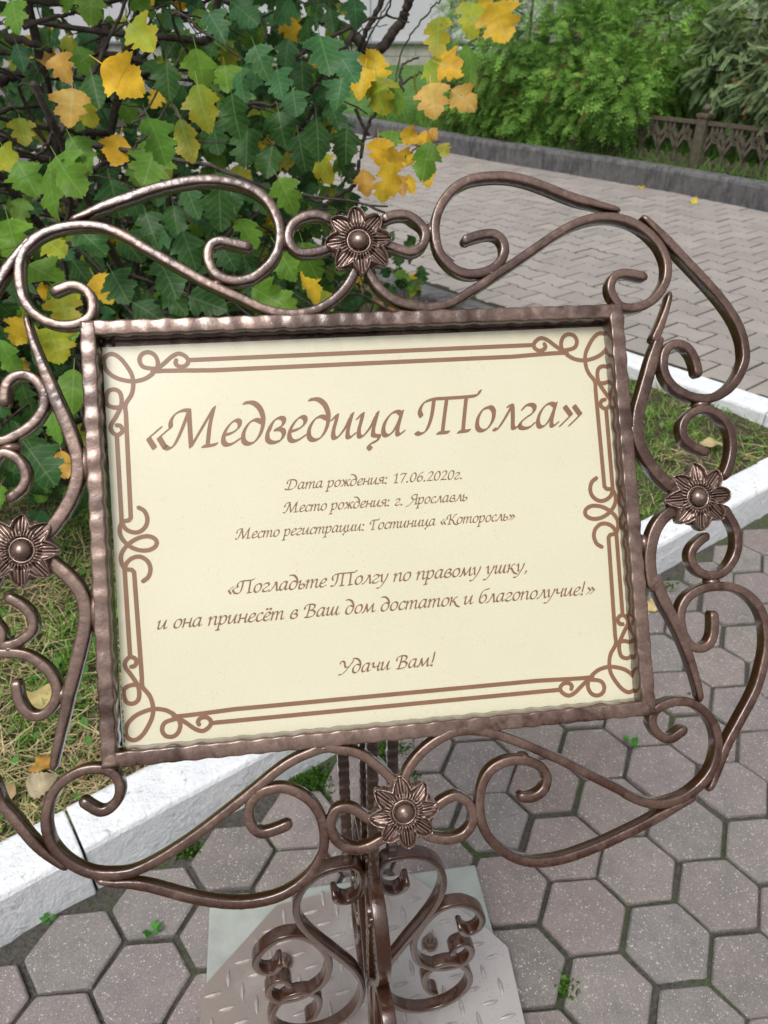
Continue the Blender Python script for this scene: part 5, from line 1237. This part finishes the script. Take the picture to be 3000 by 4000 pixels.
# border: corner flourish (one corner, mirrored to four), side flourish, double lines
ROUND = ell(1.66, 1.66, 0, 12)
CORNER_S = [
 [(-118, 129.7), (-159.2, 131.0), (-164.1, 128.8), (-169.5, 125.6), (-177.1, 124.0), (-184.6, 125.0), (-191.9, 127.9), (-197.3, 132.9), (-199.3, 138.8), (-197.7, 143.8), (-192.8, 145.6), (-187.3, 142.3), (-182.1, 135.1), (-179.0, 128.1), (-178.7, 120.3), (-180.6, 113.5), (-185.2, 106.5), (-185.3, 99)],
 [(-136.4, 138.4), (-138.6, 141.5), (-143.2, 143.7), (-148.6, 141.7), (-154.6, 136.8), (-160.0, 133.2), (-165.3, 133.3), (-170.8, 135.1), (-172.9, 140.0), (-170.7, 144.5), (-165.9, 145.8), (-161.6, 143.5), (-159.4, 138.4), (-160.0, 133.2)],
 [(-136.4, 138.4), (-137.4, 135.6), (-140.5, 133.6), (-144.3, 134.1), (-146.2, 136.4), (-145.6, 138.6)],
 [(-192.9, 83.2), (-196.4, 86.7), (-196.7, 91.1), (-193.3, 96.7), (-189.1, 104.2), (-187.8, 110), (-188.9, 116.1), (-192.9, 118.5), (-197.2, 117.1), (-199.2, 111.6), (-198.2, 106.9), (-193.3, 104.7), (-188.1, 105.1), (-185.2, 106.2)],
 [(-192.7, 83.3), (-189.3, 85.3), (-188.5, 87.7), (-189.9, 90.5), (-192.4, 91.1)]]
CORNER_L = [[(-136.4, 138.4), (0.02, 138.4)], [(-119, 129.7), (0.02, 129.7)], [(-192.9, 83.2), (-193.1, 17.5)], [(-185.3, 100), (-186.3, 20.6)],
            [(-186.3, 20.6), (-188.0, 18.6)], [(-188.0, 18.6), (-192.9, 18.0)]]
SIDE_S = [[(-193.1, 17.5), (-194.9, 12.6), (-194.3, 7.0), (-191.3, 2.0), (-186.4, -2.2), (-180.0, -4.7), (-173.4, -4.5), (-168.9, -1.5), (-169.0, 2.7), (-173.8, 5.6), (-180.3, 5.2), (-186.6, 2.5), (-192.0, -2.0), (-195.0, -7.4), (-194.9, -13.1), (-193.1, -17.5)],
          [(-193.0, 17.3), (-190.7, 12.6), (-186.0, 9.6), (-180.6, 9.5), (-175.8, 13.3), (-174.2, 19.0), (-176.0, 24.8), (-180.0, 27.8)],
          [(-193.0, -17.3), (-190.7, -12.6), (-186.0, -9.6), (-180.6, -9.5), (-175.8, -13.3), (-174.2, -19.0), (-176.0, -24.8), (-180.0, -27.8)]]
polys = []
for sx in (1, -1):
    for sy in (1, -1):
        for p in CORNER_S: polys += pen([(x*sx, y*sy) for x, y in p], ROUND, 7)
        for p in CORNER_L: polys += pen([(x*sx, y*sy) for x, y in p], ROUND, smooth=False)
    for p in SIDE_S: polys += pen([(x*sx, y) for x, y in p], ROUND, 7)
# the print is cut by the edge of the plaque
polys = [[(max(-199.9, min(199.9, x)), y) for x, y in p] for p in polys]
def area(p): return abs(sum(p[i][0]*p[(i+1) % len(p)][1]-p[(i+1) % len(p)][0]*p[i][1] for i in range(len(p))))/2
polys = [hull(p) for p in polys]
polys = [p for p in polys if len(p) > 2 and area(p) > 1e-4]
v, f = union_mesh(polys)
obj('border_ornament', [SW(x, y, 0.25) for x, y in v], f, M['print'], plaque, smooth=False)

# lettering in a chancery italic: pen strokes in units of a tenth of the x-height
NIB = ell(1.10, 0.29, radians(38), 10)
GL = {
'а': (9.4, [[(6.7,8.9),(5.4,9.9),(3.2,9.2),(1.3,6.4),(.7,3),(1.6,.7),(3.4,.7),(5.4,3.2),(6.8,7.2)], [(7.2,9.8),(6.5,5),(6.3,1.6),(7.1,.5),(8.8,1.7)]]),
'б': (8.6, [[(9,16.2),(6.6,15.8),(3.6,14.4),(1.6,10.8),(.7,5.4),(1.3,1.8),(3.2,.3),(5.8,1.4),(7.2,4.8),(6.9,8.2),(5.2,9.6),(3.2,8.4),(1.5,5.8)]]),
'в': (8.2, [[(1.2,4.6),(2.2,8.2),(4.4,9.9),(6.3,9),(6,6.8),(3.6,5.3)], [(3.6,5.3),(6.2,5),(7,3),(5.8,.8),(3.2,.2),(1.2,1.4),(.8,4.2),(1.6,7.2)]]),
'г': (7.2, [[(1.2,8.2),(2.4,9.6),(4.6,9.8),(6,8.4),(5.4,6.4),(3,4.6),(1,2.7),(1,.9),(2.8,.2),(5,.7),(6.4,2)]]),
'д': (9.0, [[(-.4,16.4),(2.6,16.4),(5.6,14),(7.5,9.6),(7.3,4.6),(5.6,1.2),(3.2,.2),(1.2,1.6),(.8,4.8),(2.2,8.2),(4.6,9.6),(7.2,8.4)]]),
'е': (7.4, [[(1.2,4.2),(4,5),(6.1,6.9),(6.1,9),(4.5,9.8),(2.4,8),(1,4.8),(1,2),(2.3,.4),(4.4,.6),(6.8,2.2)]]),
'ж': (11.6, [[(6.2,9.8),(5.6,5),(5.5,.3)], [(.6,8.8),(2,9.7),(3.2,8),(4.2,5.8),(5.8,5.3)], [(5.2,5.2),(3.6,3.6),(2.2,1),(.6,.5)], [(11.2,9.3),(9.6,9.4),(8.2,7.4),(5.8,5.3)], [(5.8,5.3),(7.6,4.4),(8.8,1.4),(10.2,.4),(11.6,1.4)]]),
'и': (9.8, [[(.1,8),(1.6,9.7),(1.7,8),(1.1,3.4),(1.6,.8),(3.2,1),(5.6,4.6),(7,8.6)], [(7.5,9.9),(6.7,4),(6.8,1.2),(7.8,.5),(9.4,1.8)]]),
'к': (9.2, [[(.3,8.8),(1.6,9.8),(1.4,5),(.9,.2)], [(1.3,4.6),(3.6,6.4),(5.2,9.2),(7,9.6)], [(2.2,5.4),(4.4,4.6),(6,1.6),(8,-.8),(10.4,-1.8)]]),
'л': (9.0, [[(-.4,.6),(.8,.5),(2.6,3.2),(4.6,7.4),(5.6,9.7)], [(4.2,9.6),(5.7,9.7),(6.5,5.6),(7,1.2),(8,.5),(9.2,1.4)]]),
'м': (12.2, [[(-.3,.6),(.8,.6),(2,4),(3,9.8)], [(3,9.8),(3.8,5),(4.9,.9)], [(4.9,.9),(7.4,5.4),(9.5,9.9)], [(9.5,9.9),(9.3,4),(9.7,.9),(11,.7),(12.2,1.8)]]),
'н': (9.4, [[(.3,8.8),(1.7,9.8),(1.4,5),(.9,.2)], [(1.3,4.9),(4,5.2),(7,5)], [(7.6,9.9),(6.9,4),(7,1.1),(8,.5),(9.4,1.8)]]),
'о': (8.4, [[(5,9.7),(2.6,8.8),(1,5.6),(1.1,2),(2.8,.3),(5.2,1),(7,4.2),(7,7.8),(5.4,9.7),(3.8,9.4)]]),
'п': (9.4, [[(.1,8),(1.5,9.7),(1.6,7.6),(1,.2)], [(1.3,4.6),(3.4,8.2),(5.6,9.7),(6.8,8.6),(6.5,4),(6.7,1),(7.8,.5),(9.2,1.8)]]),
'р': (8.8, [[(.1,8),(1.6,9.7),(1.6,5),(.6,-5.6)], [(-1,-5.9),(2.4,-5.7)], [(1.5,6.2),(3.6,9),(5.8,9.7),(7.2,7.6),(6.8,3.8),(5,1),(2.8,.4),(1.3,1.8)]]),
'с': (6.8, [[(6.1,8.4),(5,9.7),(2.9,8.8),(1.1,5.6),(1,2.2),(2.3,.4),(4.2,.6),(6.4,2.2)]]),
'т': (13.2, [[(.1,8),(1.5,9.7),(1.6,7.6),(1,.2)], [(1.3,4.8),(3.2,8.4),(5,9.7),(6,8.4),(5.5,.2)], [(5.8,4.8),(7.7,8.4),(9.6,9.7),(10.6,8.6),(10.2,4),(10.4,1),(11.6,.5),(13,1.8)]]),
'у': (8.6, [[(.1,8),(1.5,9.7),(1.9,7),(2.2,2.6),(3,1)], [(7.6,9.8),(6.9,6),(5,1),(2.6,-3.6),(.4,-5.8),(-1.6,-5.4)]]),
'ц': (9.8, [[(.1,8),(1.6,9.7),(1.7,8),(1.1,3.4),(1.6,.8),(3.2,1),(5.6,4.6),(7,8.6)], [(7.5,9.9),(6.7,4),(6.8,1.2),(8,.6),(9.2,.4),(8.8,-1.2),(6.8,-2.2),(5.6,-3.4),(6.6,-4.6)]]),
'ч': (9.2, [[(.1,8),(1.5,9.7),(1.9,8),(1.7,5.6),(3,4.5),(5.2,5),(6.8,6.6)], [(7.5,9.9),(6.7,4),(6.8,1.2),(7.8,.5),(9.2,1.8)]]),
'ш': (13.2, [[(.1,8),(1.5,9.7),(1.6,7.6),(1.1,3),(1.6,.8),(3,1),(4.8,4),(5.8,8.4)], [(6.2,9.8),(5.5,3.2),(5.9,.8),(7.4,1),(9.2,4),(10.2,8.4)], [(10.6,9.9),(9.9,4),(10.1,1.1),(11.2,.5),(12.8,1.8)]]),
'ь': (7.2, [[(.1,8),(1.5,9.7),(1.6,7),(1,2.4),(1.8,.5),(4,.4),(5.9,2.2),(5.8,4.6),(4,5.6),(1.5,4.4)]]),
'я': (8.8, [[(7,9.7),(6.4,4),(6.5,1),(7.5,.5),(8.8,1.6)], [(6.8,9.6),(4.2,9.7),(2.2,8.6),(1.8,6.4),(3.4,5.1),(6.4,5.1)], [(4.6,5),(3.2,2.4),(1.4,.5),(-.4,.6)]]),
'М': (18.5, [[(-.6,8.6),(-.9,10.8),(.3,13.3),(2.8,14.7),(5.2,14.6)], [(-1.6,.9),(-.1,.1),(1.8,1.8),(3.6,7.4),(5.2,14.4)], [(5.2,14.6),(6.5,7.6),(7.9,.4)], [(7.9,.4),(11,7.6),(14.3,15.2)], [(14.3,15.2),(13.7,8),(13.9,.7)], [(12.4,.3),(14.6,.4),(17,.8)]]),
'Т': (22.0, [[(.4,7.4),(-.5,9.8),(.9,12.9),(4.4,14.1),(9,14.2),(16,14.3),(20.6,14.6),(22,15.2),(22.4,16.4)], [(4.6,13.9),(4.4,7),(3.2,2),(1,.3),(-.8,.9)], [(9.6,13.9),(9.5,7),(9.5,.5)], [(7.8,.3),(11.8,.4)], [(17.3,14.1),(17.4,7),(17.6,.5)], [(16,.3),(20,.6)]]),
'П': (15.6, [[(.4,7.4),(-.5,9.8),(.9,12.9),(4.4,14.1),(9,14.2),(13.6,14.6),(15,15.8)], [(4.6,13.9),(4.4,7),(3.2,2),(1,.3),(-.8,.9)], [(11.6,14),(11.5,7),(11.6,.5)], [(10,.3),(14,.6)]]),
'Д': (14.6, [[(1.2,9),(.4,11.4),(2.4,14.1),(6.6,14.7),(10.8,13.2),(12.6,9),(11.4,4),(7.6,.8),(3.6,.2),(.6,.4),(-1,1.6)], [(5,14.2),(4.4,8),(3,2),(1.6,.4)]]),
'Я': (13.2, [[(11.4,14.4),(10.9,7),(10.8,.6)], [(9.4,.3),(13,.6)], [(11.3,14.4),(7.6,14.4),(4.9,12.8),(4.6,9.6),(7,7.8),(11,7.8)], [(8.2,7.7),(5.6,3.6),(2,-1),(-1.6,-2.6)]]),
'Г': (11.0, [[(.6,8.4),(.2,11),(1.8,13.6),(5,14.2),(9.4,14.2),(10.8,14.8),(11.2,16)], [(4.8,14),(4.4,7),(4,.5)], [(2.2,.3),(6.4,.5)]]),
'К': (13.0, [[(0,8.4),(-.4,11),(1.2,13.6),(4,14.4)], [(4.2,14.6),(3.8,7),(3.2,.5)], [(1.6,.3),(5.2,.5)], [(4,6.8),(7.6,9.8),(9.8,13.8),(12,14.4)], [(4.8,7.4),(7.6,5.6),(9.8,1.4),(12,-.6),(14.4,-1)]]),
'В': (12.0, [[(.2,9.6),(0,12.2),(2.6,14.5),(6.8,14.7),(9.4,13),(8.6,9.6),(5,7.9)], [(5,7.9),(8.8,7.4),(10.4,4.6),(8.8,1.4),(5,.2),(1.2,.4)], [(4.6,14.3),(4,7),(3,.7)]]),
'У': (12.4, [[(.2,11.8),(.6,13.9),(2.4,14.5),(4.2,12.6),(5,9),(6.2,7.2),(7.8,7.6)], [(12.6,14.8),(10.8,10.6),(7.6,5.2),(4.6,1.2),(2.2,-.6),(.2,-.4)]]),
'1': (8.6, [[(1.6,11.4),(4.6,13.8)], [(4.6,13.8),(4.2,7),(4,.4)], [(2,.3),(6.4,.4)]]),
'7': (8.6, [[(1,11.6),(1.6,13.2),(5,13.2),(8,13.4)], [(8,13.4),(5,7),(3,.2)]]),
'0': (9.2, [[(5,13.6),(2.6,11.8),(1,7),(1.4,2.2),(3.4,.3),(5.8,1.6),(7.6,6.6),(7.2,11.6),(5,13.6)]]),
'6': (8.6, [[(7.6,13.8),(4.8,12.6),(2.2,9.2),(.9,4.8),(1.5,1.4),(3.6,.3),(6,1.6),(7,4.6),(6,7.6),(3.8,7.8),(1.6,5.2)]]),
'2': (8.8, [[(1.6,11),(2.8,13.2),(5.2,13.6),(6.8,11.8),(6.2,8.6),(3.8,4.6),(.6,.5)], [(.6,.5),(3,1),(5.6,.5),(7.8,1)]]),
'.': (4.6, [[(1.4,.5),(1.8,.9)]]),
',': (5.0, [[(1.8,.9),(2.2,-.4),(.8,-2.4)]]),
':': (5.2, [[(1.4,.5),(1.8,.9)], [(1.4,8.2),(1.8,8.6)]]),
'!': (6.0, [[(1.4,.5),(1.8,.9)], [(2.9,15.6),(2.5,9),(1.8,3.8)]]),
'«': (9.6, [[(5.2,8.3),(1.4,4.6)], [(1.4,4.6),(4.2,.6)], [(9,8.3),(5.2,4.6)], [(5.2,4.6),(8,.6)]]),
'»': (9.6, [[(1.6,8.3),(4.6,4.6)], [(4.6,4.6),(.8,.6)], [(5.4,8.3),(8.4,4.6)], [(8.4,4.6),(4.6,.6)]]),
}
GL['ё'] = (GL['е'][0], GL['е'][1]+[[(2.6,13),(3,13.4)], [(6,13),(6.4,13.4)]])
GCACHE = {}
DOTS = ell(1.2, 1.05, radians(38), 10)
def glyph(ch):
    if ch not in GCACHE:
        ps = []
        for st in GL[ch][1]:
            small = len(st) == 2 and abs(st[0][0]-st[1][0]) < 0.6 and abs(st[0][1]-st[1][1]) < 0.6
            nib = DOTS if small else NIB
            ps += pen([(x+0.19*y, y) for x, y in st], nib, 5)
        GCACHE[ch] = union_mesh([p for p in ps if len(p) > 2])
    return GCACHE[ch]
for (s, x0, x1, yb, slope, xa, cap) in TEXT:
    sc = cap/15.0 * 1.0
    adv, pen_x = [], 0.0
    for ch in s:
        adv.append(pen_x); pen_x += 5.2 if ch == ' ' else GL[ch][0]
    first = min(x for x, y in glyph(s[0])[0]); last = adv[-1] + max(x for x, y in glyph(s[-1])[0])
    kx = (x1-x0)/(last-first)
    V, F = [], []
    for ch, a in zip(s, adv):
        if ch == ' ': continue
        gv, gf = glyph(ch); b = len(V)
        V += [SW(x0+(a+x-first)*kx, yb+y*sc, 0.25) for x, y in gv]
        F += [[q+b for q in t] for t in gf]
    obj('lettering', V, F, M['print'], plaque, smooth=False)

# ---------------------------------------------------------------- post, foot scrolls, base plate
E_ = np.array([cos(.19), sin(.19), 0]); EN_ = np.array([-sin(.19), cos(.19), 0])
def post_bar(dx, dy, z0, z1, name='post_bar', seed=0):
    tw = lambda a, z, y: PG + E_*(dx+a)*0.001 + EN_*(dy+y)*0.001 + UZ*z*0.001
    hammered((0, z0), (0, z1), 10.5, 10.5, lambda x, y, z: tw(x, y, -(z-5.2)), 10.5, name, M['iron_base'], seed=seed, period=13.0, amp=0.55)
for i, (dx, dy, zt) in enumerate([(-24, 0, 770), (24, 0, 780), (0, -24, 730), (0, 24, 790)]): post_bar(dx, dy, 438, zt, seed=80+i)
post_bar(0, 0, 12, 440, 'core_bar', 90)
# short plates from the post bars to the back of the frame
br = MB()
for dx, yy in ((-24, -60), (24, -20)):
    a = PG+E_*dx*0.001+UZ*(0.70 if dx < 0 else 0.76); b = SW(dx-2, yy, -14)
    d = b-a; br.box((a+b)/2, d/2, S_X*0.005, np.cross(d/np.linalg.norm(d), S_X)*0.008)
strip_box(br, -34, 34, -150, 150, -13.0, -7.6)
br.build('back_bracket', M['iron_base'], stand, smooth=False)

def plane_scroll(path, ang, name, w=15.0, t=8.6, seed=0, off=0.0):
    """flat bar standing on edge in a vertical plane through the post axis"""
    d = E_*cos(ang)+EN_*sin(ang); p = -E_*sin(ang)+EN_*cos(ang)
    tw = lambda x, y, z: PG + d*x*0.001 + UZ*y*0.001 + p*(z+off)*0.001
    v, f = sweep_flat(path, lambda s: t*(0.85+0.15*min(1, s*12, (1-s)*12)), tw, -w/2, w/2, step=3.0, r=1.6, rough=0.06, seed=seed, flare=0.38)
    return fix_normals(obj(name, v, f, M['iron_base'], stand))
for i, a in enumerate((0, pi, -pi/2, pi/2)):
    plane_scroll(HEART, a, 'heart_scroll', seed=100+i)
    plane_scroll(CSCROLL, a, 'side_scroll', seed=110+i)

# chequer steel base plate with raised tear marks, bolts, pale slab below
PC = [(-.169,.677),(.039,.731),(.159,.639),(.186,.612),(.196,.507),(.212,.36),(.10,.26),(-.10,.23),(-.235,.34),(-.256,.507),(-.26,.557)]
def base_plate():
    zt = 0.0225
    n = len(PC)
    v = [(x, y, zt) for x, y in PC]+[(x, y, 0.0145) for x, y in PC]
    f = [list(range(n))[::-1], [n+i for i in range(n)]] + [[i, (i+1) % n, n+(i+1) % n, n+i] for i in range(n)]
    mb = MB().add(v, f)
    def inside(x, y, m=0.012):
        ok = True
        for i in range(n):
            a, b = PC[i], PC[(i+1) % n]; L = math.hypot(b[0]-a[0], b[1]-a[1])
            if ((b[0]-a[0])*(y-a[1])-(b[1]-a[1])*(x-a[0]))/L > -m: return False
        return True
    ang = 0.13; c, s = cos(ang), sin(ang); P = 0.0285
    for i in range(-14, 15):
        for j in range(-14, 15):
            x0, y0 = (i+j)*P*0.72, (i-j)*P*0.72
            x, y = -0.03+c*x0-s*y0, 0.49+s*x0+c*y0
            if not inside(x, y, 0.004): continue
            th = ang + (0.14 if (i % 2) else pi/2+0.06)
            l, w, h = 0.0135, 0.0037, 0.0030
            dx, dy = np.array([cos(th), sin(th)]), np.array([-sin(th), cos(th)])
            vv = []; m = 9
            for q in range(m):
                t = -1+2*q/(m-1); ww = w*(1-t*t)
                for e, hh in ((-1, 0), (-.5, .85), (0, 1), (.5, .85), (1, 0)):
                    p = np.array([x, y])+dx*l*t+dy*ww*e
                    vv.append((p[0], p[1], zt-0.0004+h*hh*(1-t*t)**0.5))
            ff = [[q*5+e, (q+1)*5+e, (q+1)*5+e+1, q*5+e+1] for q in range(m-1) for e in range(4)]
            mb.add(vv, ff)
    o = fix_normals(mb.build('base_plate', M['plate'], stand, smooth=False))
    o.data.materials.append(M['lug'])
    for q in o.data.polygons[n+2:]: q.material_index = 1
    return o
def plate_mat():
    m, nt, b, out = new_mat('worn_painted_chequer_plate'); k = NT(nt); c = k.coord()
    n1 = k.noise(c, 9, 4, 0.6); fine = k.noise(c, 300, 4, 0.7)
    sepx = k.n('ShaderNodeSeparateXYZ'); k.l(c, sepx.inputs[0])
    f = k.ramp(k.math('ADD', k.math('MULTIPLY', sepx.outputs[0], 1.6), n1), [(0.25, 0.0), (0.70, 1.0)])
    base = k.mix(f, (0.27, 0.225, 0.200), (0.42, 0.39, 0.375))
    base = k.mix(k.math('MULTIPLY', k.ramp(k.voro(c, 330), [(0.1, 1.0), (0.3, 0.0)]), k.ramp(k.noise(c, 60, 3), [(0.45, 0), (0.6, 0.8)])), base, (0.17, 0.13, 0.115))
    k.l(base, b.inputs['Base Color'])
    b.inputs['Metallic'].default_value = 0.45
    k.l(k.ramp(n1, [(0.3, 0.34), (0.7, 0.5)]), b.inputs['Roughness'])
    k.l(k.bump(fine, 0.25, 0.001), b.inputs['Normal'])
    return m
M['plate'] = plate_mat()
M['lug'] = simple('worn_tread_lug', (0.36, 0.325, 0.305), 0.45, metal=0.4, noise=0.25, scale=90, bump=0.3, bscale=300)
base_plate()
for (x, y) in ((-0.147, 0.589), (0.069, 0.617), (0.09, 0.41), (-0.13, 0.385)):
    mb = MB()
    mb.tube([(x, y, 0.0227), (x, y, 0.0247), (x, y, 0.0249)], [0.0125, 0.0125, 0.011], 24)
    mb.tube([(x, y, 0.0248), (x, y, 0.0325), (x, y, 0.0343)], [0.0098, 0.0098, 0.0082], 6)
    mb.tube([(x, y, 0.034), (x, y, 0.0445), (x, y, 0.0458)], [0.0052, 0.0052, 0.0042], 14)
    fix_normals(mb.build('bolt', M['steel'], stand, smooth=False))
SL = [(-.278,.690),(.152,.752),(.214,.33),(-.216,.262)]
o = obj('concrete_slab', [(x, y, z) for z in (0.0135, -0.02) for x, y in SL], [[3, 2, 1, 0], [4, 5, 6, 7], [0, 1, 5, 4], [1, 2, 6, 5], [2, 3, 7, 6], [3, 0, 4, 7]], M['slab'], loc=(-.03, .5, 0), smooth=False)
bevel(o, 0.003, 2)
tag(fix_normals(o), 'pale green square slab under the chequer steel base plate', 'slab')
